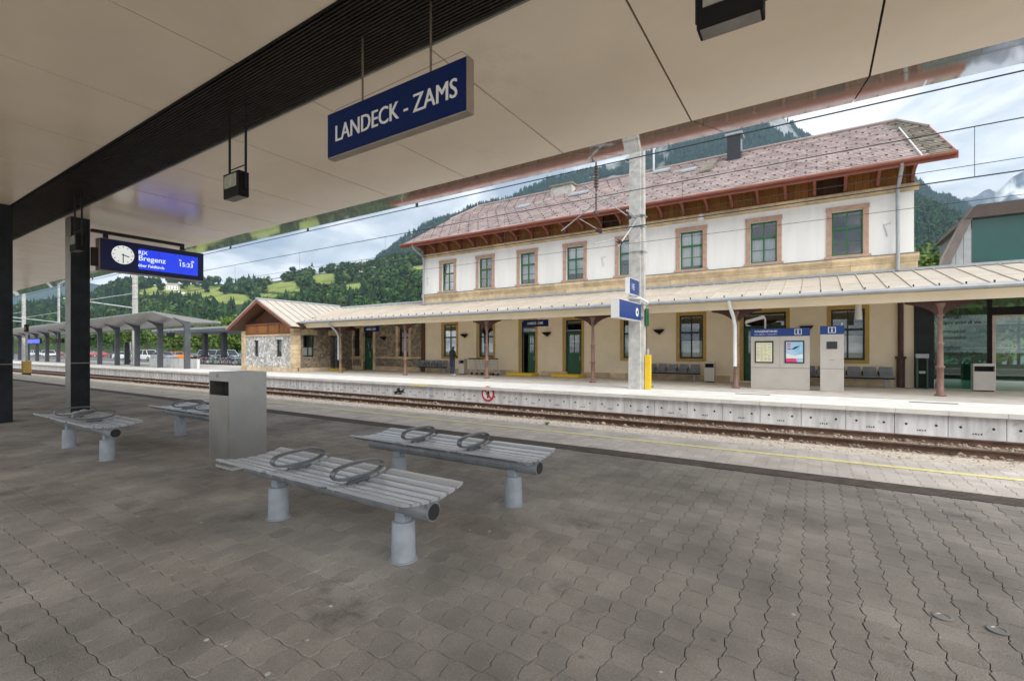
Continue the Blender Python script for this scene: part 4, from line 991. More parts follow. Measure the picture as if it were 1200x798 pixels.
for s in (-1, 1):
    Gh(B().prism([(XM, ZA + .06), (XM + s * HWD, ZL + .06), (XM + s * HWD, ZL - .2), (XM, ZA - .22)], 'y', YO - .04, YO + .04).obj('bargeboard', M['fascia_red'], gh))
    Gh(B().prism([(XM, ZA - .02), (XM + s * HWD, ZL - .02), (XM + s * HWD, ZL - .12), (XM, ZA - .12)], 'y', YO + .05, 27.3 if s > 0 else 31).obj('roof_boards', M['wood_dark'], gh))
    n = 11
    for i in range(n):
        y0 = YO - .06 + i * .68; y1 = y0 + .672
        if s > 0:
            # the inner slope dies into the lean-to: clip each sheet along the valley
            zc = ZG + PS * (y0 + .34 - YG); xe = XM + min(HWD + .1, max(.4, (ZA - zc) / gs + .25)) if y0 > YG - .6 else XM + HWD + .1
        else: xe = XM - HWD - .1
        ze = ZA + .07 - gs * abs(xe - XM)
        Gh(B().rings([[(XM, y0, ZA + .07), (xe, y0, ze), (xe, y1, ze), (XM, y1, ZA + .07)], [(XM, y0, ZA + .02), (xe, y0, ze - .05), (xe, y1, ze - .05), (XM, y1, ZA + .02)]]).obj('roof_panel', M['roof_metal'], gh))
        xq, zq = xe, ze
        Gh(B().rings([[(XM, y0, ZA + .07), (xq, y0, zq), (xq, y0 + .03, zq), (XM, y0 + .03, ZA + .07)], [(XM, y0, ZA + .12), (xq, y0, zq + .05), (xq, y0 + .03, zq + .05), (XM, y0 + .03, ZA + .12)]]).obj('roof_seam', M['zinc'], gh))
Gh(B().tube([(XM, YO - .08, ZA + .09), (XM, 27.4, ZA + .09)], .1, 6).obj('ridge_cap', M['zinc'], gh))
Gh(B().box(-32.6, -32.35, 23.5, 24.8, ZP, ZP + .16).obj('step', M['yellow_paint'], gh, (.45, 0, 0)))
W = W_old

# ================================================================ GLASS HALL (right)
hl = thing('glass_entrance_hall', 'modern green glass entrance hall at the right end of the station', 'building', (6, YW, 0))
def Hl(o): o.location = Vector(o.location) - Vector(hl.location); return o
YH2 = YW - .1
Hl(B().box(XB + .01, 4.12, YH2, YH2 + .2, ZP, 3.85).obj('dark_jamb', M['dark_steel'], hl))
Hl(B().box(4.16, 5.72, YH2 + .06, YH2 + .075, ZP + .03, 3.8).obj('glass_wall', M['green_glass'], hl))
fr = B(); fr.box(5.72, 5.84, YH2, YH2 + .12, ZP, 3.85); fr.box(5.84, 14, YH2, YH2 + .12, 3.0, 3.3); fr.box(7.05, 7.2, YH2, YH2 + .12, ZP, 3.0); fr.box(5.84, 14, YH2, YH2 + .12, 3.7, 3.85)
Hl(fr.obj('black_frame', M['black'], hl))
al = B(); al.box(5.84, 5.94, YH2 - .02, YH2 + .08, ZP, 2.98); al.box(5.94, 6.98, YH2 - .02, YH2 + .08, 2.9, 2.98); al.box(6.95, 7.04, YH2 - .02, YH2 + .08, ZP, 2.9)
do = Hl(al.obj('entrance_door', M['sign_frame'], hl)); B().box(5.94, 6.95, YH2 + .02, YH2 + .03, ZP, 2.9).obj('pane', M['clear_glass'], do)
Hl(B().box(5.85, 7.0, YH2 + .04, YH2 + .05, 3.31, 3.69).obj('transom_pane', M['green_glass'], hl)); Hl(B().box(7.2, 14, YH2 + .04, YH2 + .05, ZP, 2.99).obj('pane', M['green_glass'], hl))
for body, z in (('paesaggi', 2.93), ('alpini privi di vie -', 2.68), ('untracked', 2.32), ('mountains', 2.07), ('weglose', 1.68), ('berglandschaften', 1.43)):
    Hl(text('lettering', body, .2, M['black'], hl, (4.34, YH2 + .055, z), fat=.0015, ext=.001, sx=.92))
Hl(B().box(4.16, 14, 34.0, 34.1, ZP, .9).obj('rear_parapet', M['green_dark'], hl))
for xx in (4.3, 5.4, 6.5, 7.6, 8.7): Hl(B().box(xx - .05, xx + .05, 34.0, 34.12, .9, 4.6).obj('rear_mullion', M['dark_steel'], hl))
for zz in (1.75, 3.0): Hl(B().box(4.3, 14, 34.02, 34.08, zz - .03, zz + .03).obj('rear_transom', M['galv'], hl))
Hl(B().box(XB + .02, 14, YW + .1, 34.2, ZP - .02, ZP).obj('hall_floor', M['platform_pave'], hl))
Hl(B().box(XB + .02, 14, YW + .3, 34.2, 4.75, 4.9).obj('hall_ceiling', M['cream'], hl))
M['lantern_glass'] = mat('lantern_glass', (0.012, 0.08, 0.07), 0.12, var=.12, scale=.6, spec=.7); M['brown_cap'] = mat('brown_cap', (.085, .06, .05), .5, var=.1)
M['slope_cap'] = mat('slope_cap', (.2, .165, .15), .35, metal=.3, var=.15)
dm = thing('roof_lantern', 'dark-capped box with green glass front above the entrance hall roof', 'roof lantern', (6, 27, 4.9))
def Dm(o): o.location = Vector(o.location) - Vector(dm.location); return o
Dm(B().box(5.52, 16, 27.0, 27.06, 4.9, 7.1).obj('glass_front', M['lantern_glass'], dm))
Dm(B().box(5.5, 16, 27.3, 33, 4.9, 7.2).obj('core', M['green_dark'], dm))
Dm(B().prism([(5.3, 7.1), (16, 7.1), (16, 7.62), (5.62, 7.62)], 'y', 26.75, 33).obj('fascia', M['brown_cap'], dm))
for i in range(3):
    a, b = 4.78 + i * .24, 4.78 + (i + 1) * .24; f_ = lambda x: 4.95 + (x - 4.72) / .78 * 2.1
    Dm(B().prism([(a + .006, 4.85), (b - .006, 4.85), (b - .006, f_(b - .006)), (a + .006, f_(a))], 'y', 26.98, 27.1).obj('side_panel', M['zinc'], dm))
Dm(B().prism([(4.5, 4.85), (4.74, 4.85), (4.9, 5.5), (5.5, 7.08), (5.5, 7.6), (5.28, 7.2), (4.62, 5.6)], 'y', 26.8, 27.6).obj('sloped_cap', M['slope_cap'], dm))

# ================================================================ MAST WITH SIGNS, WIRES
PM = at_z(745, 456, ZP); MX, MY = PM.x, PM.y + .25
ms = thing('catenary_mast', 'tall weathered concrete catenary mast on the station platform', 'mast', (MX, MY, ZP))
b = B()
def isec(w, d, z): return [(-w, -d, z), (w * .62, -d, z), (w * .62, -d * .55, z), (w, -d * .55, z), (w, d * .55, z), (w * .62, d * .55, z), (w * .62, d, z), (-w, d, z)]
b.rings([isec(.30, .26, 0), isec(.29, .25, 3), isec(.265, .22, 13)]); b.obj('pole', M['mast'], ms)
for z in (2.9, 3.4, 5.55, 6.55, 7.0): B().box(-.33, .31, -.275, .275, z, z + .05).obj('clamp', M['galv'], ms)
for z in (8.1, 9.3): B().tube([(-.30 + .11 * math.cos(a), -.3, z + .11 * math.sin(a)) for a in [k * math.pi / 5 for k in range(10)]], .016, 5, closed=True).obj('ring', M['galv'], ms)
# cantilever over the track
def arm(zs, ze, yend, r, nm='cantilever_tube', m='galv', x=0): return B().tube([(x, -.26, zs), (x, yend, ze)], r, 8).obj(nm, M[m], ms)
arm(6.75, 6.75, -5.2, .022); arm(5.55, 5.6, -5.6, .012); arm(6.75, 5.35, -2.3, .03)
arm(6.9, 6.95, -1.3, .04)
for zz, y in ((5.57, -2.1), (6.75, -1.1), (5.57, -4.1)):
    i_ = B(); 
    for k in range(7): i_.tube([(0, y - .16 + k * .045, zz), (0, y - .145 + k * .045, zz)], .075, 10)
    i_.tube([(0, y - .22, zz), (0, y + .2, zz)], .03, 8); i_.obj('insulator', M['insul'], ms)
i_ = B()
for k in range(7): i_.tube([(0, -4.35, 6.95 + k * .1), (0, -4.35, 6.98 + k * .1)], .085, 10)
i_.tube([(0, -4.35, 6.2), (0, -4.35, 8.0)], .028, 8); i_.obj('insulator', M['insul'], ms)
B().tube([(0, -4.35, 6.45), (-.9, -4.1, 6.05), (-1.4, -4.1, 5.75)], .02, 6).obj('steady_arm', M['galv'], ms); B().tube([(0, -4.35, 6.45), (.8, -4.25, 6.6)], .02, 6).obj('steady_arm', M['galv'], ms)
B().tube([(0, -2.7, 5.56), (-.1, -4.3, 5.1)], .022, 6).obj('registration_arm', M['galv'], ms)
B().lathe([(.0, -.09), (.09, -.05), (.09, .05), (0, .09)], (0, -4.35, 6.1), 10).obj('weight_wheel', M['insul'], ms)
# signs on the mast
M['sign_blue2'] = mat('sign_blue2', (0.012, 0.05, 0.22), .4, var=.04)
s1 = thing('platform_sign', 'small blue platform sign reading 1 E high on the concrete mast', 'sign', (MX, MY, 0))
b_ = B().box(-.02, .14, -1.45, -.30, 3.78, 4.40).obj('sign_box', M['white_paint'], s1)
B().box(.141, .147, -1.40, -.31, 3.80, 4.38).obj('blue_face', M['sign_blue2'], b_)
text('lettering', '1 E', .33, M['sign_text'], s1, (.148, -1.2, 3.97), '+x', fat=.002, sx=.8)
s2 = thing('clock_sign', 'blue box sign with white end panel lower on the concrete mast', 'sign', (MX, MY, 0))
b_ = B().box(-.06, .24, -2.85, -.35, 2.78, 3.46).obj('sign_box', M['white_paint'], s2)
B().box(.241, .247, -2.82, -.36, 2.80, 3.44).obj('blue_face', M['sign_blue2'], b_)
B().disc((.252, -.85, 3.1), .17, 'x', 20, d=.006).obj('symbol', M['white_paint'], s2); B().disc((.256, -.85, 3.1), .07, 'x', 12, d=.006).obj('symbol_dot', M['sign_blue'], s2)
cg = thing('cable_guard', 'bright yellow cable guard post beside the concrete mast', 'post', (MX + .42, MY - .02, ZP))
B().box(-.10, .12, -.1, .1, 0, 1.38).obj('guard', M['yellow_paint'], cg, bevel=.012); B().tube([(0.0, 0, 1.38), (0.0, 0, 1.62)], .05, 8).obj('conduit', M['galv'], cg)
cm = thing('security_camera', 'white security camera bracketed to the concrete mast', 'camera', (MX + .2, MY - .3, 3.7))
B().tube([(-.5, -.1, .05), (0, 0, 0), (.35, -.1, -.22)], .05, 8).obj('camera_body', M['white_paint'], cm)
gs_ = thing('exit_sign', 'small green sign on the back of the concrete mast', 'sign', (MX + .33, MY + .1, 2.95)); B().box(0, .04, -.2, .2, -.35, .35).obj('panel', M['green_door'], gs_)

def wire(label, Y, z, r, x0=-140, x1=40, sag=0, seg=40):
    pts = [];
    for i in range(seg + 1): pts.append((x0 + (x1 - x0) * i / seg, Y, z + sag * (2 * abs((i % 20) / 20 - .5)) ** 2))
    o = B().tube(pts, r, 5).obj('overhead_wire', M['wire']); return tag(o, label, 'wire', 'overhead line wires above the track')
YT = 14.45
thick_w = wire('thick dark overhead wire passing just below the canopy edge', YT, H + .4155 * YT, .019)
wire('second overhead wire from the top, above the right end of the station roof', YT, H + .346 * YT, .014)
contact_w = wire('overhead contact wire crossing the right gable of the station', YT, H + .268 * YT, .016)
wire('thin overhead wire just above the contact wire', 16.0, H + .287 * 16.0, .009)
wire('lowest thin wire crossing the white upper wall', 18.0, H + .232 * 18, .008)
for i in range(16):
    x = 3 - i * 6.3; B().tube([(x, YT, H + .346 * YT), (x, YT, H + .268 * YT)], .006, 4).obj('dropper', M['wire'], contact_w)
for i in range(7):
    x = -14 - i * 7.5; B().box(x - .05, x + .05, YT - .03, YT + .03, H + .4155 * YT, H + .4155 * YT + .18).obj('wire_clip', M['wire'], thick_w)

# ================================================================ THINGS ON THE STATION PLATFORM
def kiosk(x0, x1, y, h, label, wide):
    t = thing('information_stand', label, 'information stand', ((x0 + x1) / 2, y, ZP)); w = (x1 - x0) / 2
    B().box(-w, w, 0, .32, 0, h - .32).obj('cabinet', M['kiosk'], t, bevel=.006)
    hd = B().box(-w - .005, w + .005, -.012, .332, h - .318, h).obj('header', M['sign_blue2'], t)
    B().box(-w, w, -.004, -.001, .85, .87).obj('panel_joint', M['steel_edge'], t)
    ic = B(); ix = w * .62 if wide else .0
    z = h - .16
    for a in (-.11, .11): ic.box(ix + a - .012, ix + a + .012, -.017, -.013, z - .11, z + .11)
    ic.box(ix - .1, ix + .1, -.017, -.013, z + .09, z + .11); ic.box(ix - .1, ix + .1, -.017, -.013, z - .11, z - .09); ic.box(ix - .022, ix + .022, -.017, -.013, z - .075, z + .03); ic.box(ix - .022, ix + .022, -.017, -.013, z + .045, z + .08)
    ic.obj('information_symbol', M['white_paint'], hd)
    if wide:
        text('header_text', 'WAGENSTAND', .12, M['sign_text'], hd, (-w + .13, -.014, h - .16), fat=.002, ext=.001); text('header_text', 'train sequence - composition', .07, M['sign_text'], hd, (-w + .13, -.014, h - .26), ext=.001)
        B().box(-.004, .004, -.004, -.001, .87, h - .32).obj('panel_joint', M['steel_edge'], t)
        for cx_, m1 in ((-w * .53, 'timetable'), (w * .5, 'poster')):
            f = B().box(cx_ - .34, cx_ + .34, -.03, -.001, 1.05, 1.95).obj('poster_case', M['screen_dark'], t)
            B().box(cx_ - .29, cx_ + .29, -.034, -.031, 1.1, 1.88 if m1 == 'timetable' else 1.9).obj(m1, M[m1], f)
            if m1 == 'timetable':
                lb = B()
                for r_ in range(13):
                    for c_i in range(4): 
                        if random.random() < .85: lb.box(cx_ - .26 + c_i * .135, cx_ - .26 + c_i * .135 + random.uniform(.05, .11), -.0365, -.0345, 1.15 + r_ * .054, 1.162 + r_ * .054)
                stuff(lb.obj('printed_lines', M['print'], f))
            else:
                B().prism([(cx_ - .29, 1.1), (cx_ + .1, 1.1), (cx_ + .05, 1.24), (cx_ - .29, 1.24)], 'y', -.037, -.0345).obj('pink_banner', M['pink'], f)
                B().prism([(cx_ - .1, 1.6), (cx_ + .02, 1.7), (cx_ + .2, 1.76), (cx_ + .08, 1.66), (cx_ - .02, 1.6)], 'y', -.037, -.0345).obj('dark_silhouette', M['black'], f)
                for zz, ww in ((1.8, .12), (1.7, .1), (1.6, .14)): B().box(cx_ - .25, cx_ - .25 + ww, -.037, -.0345, zz, zz + .05).obj('print_block', M['pink'], f)
                B().prism([(cx_ - .29, 1.25), (cx_ + .29, 1.25), (cx_ + .29, 1.42), (cx_ - .0, 1.36), (cx_ - .29, 1.45)], 'y', -.0365, -.0343).obj('snow_scene', M['white_paint'], f)
    else:
        f = B().box(-.17, .17, -.02, -.001, 1.62, 1.9).obj('screen', M['screen_dark'], t); B().box(-.08, .08, -.004, -.001, 1.18, 1.2).obj('slot', M['steel_edge'], t)
        B().tube([(w - .06, .1, h), (w - .06, .1, h + .1)], .03, 6).obj('camera_stub', M['white_paint'], t)
M['timetable'] = mat('timetable', (.74, .72, .5), .6, var=.05, scale=6); M['poster'] = mat('poster', (.25, .5, .75), .5, col2=(.45, .68, .85), scale=3); M['print'] = mat('print', (.2, .2, .17), .8); M['pink'] = mat('pink', (.75, .05, .2), .6)
kiosk(-2.25, -.17, 21.95, 2.46, 'wide stainless information stand with timetable and blue poster', True)
kiosk(.17, .92, 21.75, 2.50, 'narrow stainless information column with small dark screen', False)

def cctv():
    t = thing('surveillance_camera', 'white camera on a short post above the wide information stand', 'camera', (-1.75, 22.3, 2.5)); B().tube([(0, 0, -.06), (0, 0, .45)], .035, 8).obj('post', M['white_paint'], t); B().prism([(-.75, .25), (-.72, .38), (-.05, .58), (.02, .46)], 'y', -.09, .09).obj('camera_housing', M['white_paint'], t)
cctv()
def seat_row(x0, n, y, label, flip=False):
    t = thing('seat_row', label, 'bench', (x0, y, ZP), group='grey metal seat rows against the station wall'); w = .55
    B().box(0, n * w, -.08, .0, .34, .40).obj('beam', M['dark_steel'], t)
    for i in range(n):
        a = i * w + .02; b_ = (i + 1) * w - .03
        s = B().rings([[(a, -.42, .46), (b_, -.42, .46), (b_, -.42, .43), (a, -.42, .43)], [(a, -.05, .42), (b_, -.05, .42), (b_, -.05, .39), (a, -.05, .39)], [(a, .04, .48), (b_, .04, .48), (b_, .07, .48), (a, .07, .48)], [(a + .03, .16, .86), (b_ - .03, .16, .86), (b_ - .03, .19, .86), (a + .03, .19, .86)]]).obj('seat', M['seat_grey'], t)
        for k in range(4): B().box(a + .05, b_ - .05, .052 + k * .03, .058 + k * .03, .54 + k * .075, .55 + k * .075).obj('slot_row', M['black'], s)
        if i: B().tube([(i * w - .005, -.35, .48), (i * w - .005, -.38, .64), (i * w - .005, -.1, .68), (i * w - .005, .04, .5)], .018, 6).obj('armrest', M['black'], t)
    for xx in (.35 * w, (n - .5) * w): B().box(xx - .05, xx + .05, -.1, .03, .0, .34).obj('leg', M['bench_leg'], t); 
seat_row(xat(757, 25.2), 5, 25.3, 'row of grey metal seats right of the concrete mast under the station window')
seat_row(xat(489, 25.2) , 5, 25.3, 'row of grey metal seats left of the standing man')
seat_row(xat(940, 25.2), 6, 25.3, 'row of grey metal seats behind the narrow information column')
def wall_bin(x, y, label, w=.46, h=1.02):
    t = thing('litter_bin', label, 'litter bin', (x, y, ZP)); b = B()
    b.box(-w / 2, w / 2, -.18, .18, .04, h - .3); b.box(-w / 2, w / 2, .0, .18, h - .3, h - .1); b.box(-w / 2, w / 2, -.18, .18, h - .1, h); b.box(-w / 2, -w / 2 + .03, -.18, .0, h - .3, h - .1); b.box(w / 2 - .03, w / 2, -.18, .0, h - .3, h - .1)
    b.obj('body', M['kiosk'], t, bevel=.006); B().box(-w / 2 + .031, w / 2 - .031, -.02, -.003, h - .3, h - .1).obj('opening', M['black'], t); B().box(-w / 2 + .04, w / 2 - .04, -.14, .14, 0, .04).obj('plinth', M['black'], t)
wall_bin(xat(832, 25), 25.0, 'small grey litter bin under the station window right of the seats'); wall_bin(xat(542.5, 24.5), 24.5, 'pale grey litter bin right of the standing man'); wall_bin(xat(1152, 25), 25.0, 'grey litter bin in front of the green glass hall', .62, 1.06)
def wall_lamp(xp, yp, label):
    P = at_y(xp, yp, YW - .1); t = thing('wall_lamp', label, 'wall lamp', (P.x, YW - .03, P.z), group='dark wall lamps on the station wall')
    B().rings([[(-.28, -.24, .06), (.28, -.24, .06), (.28, .026, .06), (-.28, .026, .06)], [(-.14, -.1, -.12), (.14, -.1, -.12), (.14, .026, -.12), (-.14, .026, -.12)]]).obj('shade', M['black'], t); B().box(-.06, .06, -.05, .027, -.2, -.121).obj('mount', M['black'], t)
for a in ((544, 392.5, 'dark wall lamp between the two leftmost cream-wall windows'), (640.5, 390.5, 'dark wall lamp between the two green doors'), (772, 387.5, 'dark wall lamp right of the concrete mast'), (945, 383.5, 'dark wall lamp behind the information stands'), (449, 395.5, 'dark wall lamp on the rubble-stone wing')): wall_lamp(*a)
def hang_sign(xp0, xp1, yp, label, y=23.3):
    a = at_y(xp0, yp, y); b = at_y(xp1, yp, y); w = (b.x - a.x) / 2
    t = thing('station_sign', label, 'sign', ((a.x + b.x) / 2, y, a.z), group='small blue station name signs under the lean-to roof'); 
    bx_ = B().box(-w, w, -.05, .05, -.19, .19).obj('sign_box', M['sign_blue'], t, bevel=.006)
    text('lettering', 'LANDECK - ZAMS', .2, M['sign_text'], t, (0, -.053, -.07), ax='CENTER', fat=.0015, ext=.001, sx=w * 2 * .8 / 2.02)
    top = ZG + PS * (y - YG) - .1 - a.z
    for xx in (-w * .5, w * .5): B().tube([(xx, 0, .18), (xx, 0, top)], .012, 6).obj('hanger_rod', M['black'], t)
hang_sign(613.5, 642.3, 379.3, 'small blue LANDECK - ZAMS sign above the open green door'); hang_sign(427, 444, 386, 'small blue LANDECK - ZAMS sign in front of the stone wing door')
for xp0, xp1, yp, lab in ((597, 626, 440, 'yellow step below the open green door'), (649, 681, 441.5, 'yellow step below the closed green door')):
    a = at_z(xp0, yp, ZP); t = thing('door_step', lab, 'step', (xat((xp0 + xp1) / 2, 25.2), 25.3, ZP)); w = (xat(xp1, 25.2) - xat(xp0, 25.2)) / 2
    B().box(-w, w, -.5, .44, 0, .16).obj('step_block', M['yellow_paint'], t, bevel=.01); B().box(-w + .04, w - .04, -.46, .4, .16, .166).obj('tread', M['yellow_paint'], t)
for xp, yp, lab in ((1006, 364, 'white cylindrical pendant lamp in front of the right window'), ):
    y = 23.5; P = at_y(xp, yp, y); t = thing('pendant_lamp', lab, 'lamp', (P.x, y, P.z)); B().lathe([(.0, .3), (.1, .3), (.13, -.3), (.11, -.32), (0, -.3)], (0, 0, -.05), 14).obj('lamp_shade', M['white_paint'], t); B().tube([(0, 0, .25), (0, 0, 4.25 - P.z)], .01, 6).obj('cord', M['black'], t)
t = thing('floodlight', 'white floodlight bracketed to the eaves of the station', 'lamp', (xat(823, YW), YW - .4, 8.55)); B().lathe([(.0, .18), (.1, .16), (.14, -.02), (.17, -.1), (.0, -.1)], (0, 0, -.2), 12).obj('lamp_shade', M['white_paint'], t); B().tube([(0, 0, -.05), (0, .2, .1), (0, .4, .1)], .03, 6).obj('bracket', M['galv'], t)
t = thing('ticket_validator', 'slim green ticket validator post beside the glass hall', 'ticket machine', (xat(1081, 25.2), 25.3, ZP))
B().box(-.18, -.13, -.1, .1, 0, 1.25).obj('side_rail', M['green_door'], t); B().box(.13, .18, -.1, .1, 0, 1.25).obj('side_rail', M['green_door'], t); B().box(-.13, .13, -.06, .08, .05, 1.15).obj('body', M['black'], t); B().box(-.2, .2, -.12, .12, 1.25, 1.42).obj('head', M['zinc'], t); B().box(-.1, .1, -.075, -.062, .62, .72).obj('slot', M['zinc'], t)

# luggage trolleys
def trolley(x, y, rz, label):
    t = thing('luggage_trolley', label, 'luggage trolley', (x, y, ZP), rz, 'luggage trolleys parked by the window')
    b = B(); b.tube([(-.28, -.45, .16), (-.28, .35, .2), (-.28, .5, 1.0), (.28, .5, 1.0), (.28, .35, .2), (.28, -.45, .16)], .02, 6); b.tube([(-.28, -.45, .16), (.28, -.45, .16)], .02, 6); b.obj('frame', M['galv'], t)
    B().box(-.24, .24, -.42, .34, .17, .19).obj('deck', M['zinc'], t)
    k = B()
    for i in range(6): k.tube([(-.25 + i * .1, .36, .25), (-.25 + i * .1, .48, .95)], .008, 4)
    for z in (.72, .9): k.tube([(-.27, .3, z), (-.27, .12, z), (.27, .12, z), (.27, .3, z)], .01, 5)
    k.obj('basket', M['galv'], t); B().tube([(-.32, .55, 1.04), (.32, .55, 1.04)], .03, 8).obj('handle', M['black'], t)
    for p in ((-.25, .3), (.25, .3), (0, -.4)): B().tube([(p[0] - .025, p[1], .08), (p[0] + .025, p[1], .08)], .08, 12).obj('wheel', M['tyre'], t)
for i, (xp, rz) in enumerate(((560, 1.5), (566, 1.55), (572, 1.6), (581, .9))): trolley(xat(xp, 24.6), 24.6, rz, ('leftmost luggage trolley beside the pale bin', 'second luggage trolley of the nested row', 'third luggage trolley behind the iron column', 'luggage trolley standing apart at the right of the row')[i])

# person
def person():
    me = bpy.data.meshes.new('person'); bm = bmesh.new()
    J = {'pelvis': (0, 0, .95, .15, .11), 'belly': (0, .0, 1.1, .155, .11), 'chest': (0, .01, 1.32, .19, .125), 'neckb': (0, .02, 1.5, .08, .07), 'neck': (0, .05, 1.56, .055, .055), 'head': (0, .075, 1.66, .085, .095), 'headt': (0, .07, 1.75, .07, .08)}
    for s, n in ((-1, 'l'), (1, 'r')):
        J['hip' + n] = (s * .1, 0, .88, .105, .105); J['knee' + n] = (s * .115, .02, .5, .068, .07); J['ank' + n] = (s * .12, -.02, .1, .05, .055); J['heel' + n] = (s * .12, -.04, .045, .045, .04); J['toe' + n] = (s * .135, .15, .035, .045, .032)
        J['sh' + n] = (s * .19, .01, 1.44, .075, .075); J['el' + n] = (s * .255, .02, 1.16, .056, .056); J['wr' + n] = (s * .16, .23, 1.1, .04, .038); J['hand' + n] = (s * .10, .31, 1.14, .04, .03)
    E_ = [('pelvis', 'belly'), ('belly', 'chest'), ('chest', 'neckb'), ('neckb', 'neck'), ('neck', 'head'), ('head', 'headt')]
    for n in 'lr': E_ += [('pelvis', 'hip' + n), ('hip' + n, 'knee' + n), ('knee' + n, 'ank' + n), ('ank' + n, 'heel' + n), ('heel' + n, 'toe' + n), ('chest', 'sh' + n), ('sh' + n, 'el' + n), ('el' + n, 'wr' + n), ('wr' + n, 'hand' + n)]
    V = {k: bm.verts.new(v[:3]) for k, v in J.items()}
    for a, b in E_: bm.edges.new((V[a], V[b]))
    bm.verts.index_update(); bm.to_mesh(me); bm.free()
    o = bpy.data.objects.new('person', me); COL.objects.link(o)
    sk = o.modifiers.new('skin', 'SKIN'); 
    if not me.skin_vertices: 
        bpy.context.view_layer.objects.active = o
    lay = me.skin_vertices[0].data if me.skin_vertices else None
    for i, k in enumerate(J):
        lay[i].radius = J[k][3:5]; lay[i].use_root = (k == 'pelvis')
    sb = o.modifiers.new('sub', 'SUBSURF'); sb.levels = 2; sb.render_levels = 2
    dg = bpy.context.evaluated_depsgraph_get(); m2 = bpy.data.meshes.new_from_object(o.evaluated_get(dg)); bpy.data.objects.remove(o)
    m2.materials.clear()
    for m in ('jacket', 'jeans', 'skin', 'white_paint', 'hair'): m2.materials.append(M[m])
    for p in m2.polygons:
        c = p.center; p.use_smooth = True
        if c.z < .085: i = 3
        elif c.z < .93 and abs(c.y) < .2: i = 1
        elif c.z > 1.55: i = 4 if (c.z > 1.66 or c.y < .06) else 2
        elif c.y > .26: i = 2
        else: i = 0
        p.material_index = i
    P = at_z(530, 440, ZP)
    t = link('person', m2, None, (P.x, P.y, ZP), R(-12)); t.scale = (1.06, 1.1, 1.04)
    tag(t, 'man in dark jacket and jeans standing with back turned by the seats', 'person')
person()
# ================================================================ CAR PARK, SHELTERS
struct(B().box(-330, XH0 - .02, 26.31, 170, -.84, -.02).obj('car_park', M['asphalt']))
struct(B().box(XH0 + .0, 60, 40.7, 170, -.84, -.03).obj('forecourt', M['asphalt']))
sh = thing('platform_shelter', 'long pale metal platform shelter on slanted dark pillars, left of the stone house', 'shelter', (-45.3, 19.0, ZP), R(-2.2))
n_p = 16; PSP = 5.85
def shelter_profile(yf, zf, yb, zb): return None
L_ = n_p * PSP
# roof skin: front lip, rising soffit, fall to the back
top = [(-2.3, 4.82), (2.9, 4.2), (2.9, 4.08), (.3, 4.02), (-.35, 4.10), (-2.3, 4.76)]
for i in range(n_p):
    x1 = 1.2 - i * PSP; x0 = x1 - PSP + .02
    if i == 0: x1 = -.7
    B().prism(top, 'x', x0, x1).obj('roof_panel', M['shelter_metal'], sh)
    px_ = -i * PSP
    pts = [(-.2, 0), (.2, 0), (.2, 3.75), (.2, 4.03), (-.3, 4.10), (-.75, 4.24), (-1.0, 4.33), (-1.05, 4.29), (-.62, 4.06), (-.32, 3.8), (-.2, 3.5)]
    B().prism(pts, 'x', px_ - .15, px_ + .15).obj('pillar', M['shelter_pillar'], sh, (0, 0, 0))
    if i < n_p - 1: B().tube([(px_, .2, 3.55), (px_ - PSP, .2, 3.55)], .03, 6).obj('tie_rod', M['galv'], sh)
B().box(-L_, -.7, 2.9, 2.96, 4.0, 4.26).obj('rear_fascia', M['zinc'], sh)
# low concrete wall behind the pillars, glass wind screens
for i in range(1, 8):
    if i in (1, 2): B().box(-(i) * PSP + .3, -(i - 1) * PSP - .3, .9, 1.1, 0, .82).obj('low_wall', M['concrete'], sh)
    if i in (3,): 
        f = B().box(-i * PSP + .6, -i * PSP + .66, .4, .46, 0, 2.5); f.box(-i * PSP + 2.6, -i * PSP + 2.66, .4, .46, 0, 2.5)
        o = f.obj('screen_frame', M['galv'], sh); B().box(-i * PSP + .66, -i * PSP + 2.6, .42, .43, .1, 2.45).obj('pane', M['clear_glass'], o)
B().box(-PSP * 6 - .17, -PSP * 6 + .17, -.225, -.203, 0, 1.4).obj('yellow_guard', M['yellow_paint'], sh)
def hb(i, w, lab, m):
    t = thing('platform_display', lab, 'display', tuple(sh.matrix_world @ Vector((0, 0, 0))) if 0 else (0, 0, 0)); return t
for xp0, xp1, yp0, yp1, lab, m in ((33.5, 48, 397.5, 402.5, 'lit blue display under the far end of the pale shelter', 'screen'), (66, 74, 397, 401.5, 'small dark sign under the pale shelter', 'black'), (196, 204, 390, 394.5, 'small dark hanging sign behind the pale shelter', 'black')):
    Yq = 19.6 if xp0 < 100 else 27; a = at_y(xp0, yp0, Yq); b = at_y(xp1, yp1, Yq); t = thing('platform_display', lab, 'display', ((a.x + b.x) / 2, Yq, b.z)); w = (b.x - a.x) / 2; h = a.z - b.z
    c = B().box(-w, w, -.1, .1, 0, h).obj('casing', M['sign_blue'] if m == 'screen' else M['black'], t); B().box(-w * .95, w * .95, -.11, -.101, h * .1, h * .9).obj('face', M[m], c)
    for xx in (-w * .6, w * .6): B().tube([(xx, 0, h), (xx, 0, 4.1 - b.z)], .02, 5).obj('hanger_rod', M['galv'], t)
bs = thing('bicycle_shelter', 'grey flat-roofed bicycle shelter between pale shelter and stone house', 'shelter', (-60, 30, 0))
a = at_y(216, 389, 29); b = at_y(284, 390, 29)
B().box(a.x + 60 - 10, b.x + 60 + 4, -1, 5, a.z - .1, a.z + .5).obj('roof', M['zinc'], bs); B().box(a.x + 60 - 10, b.x + 60 + 4, -1.03, -1.001, a.z - .12, a.z + .25).obj('fascia', M['shelter_pillar'], bs)
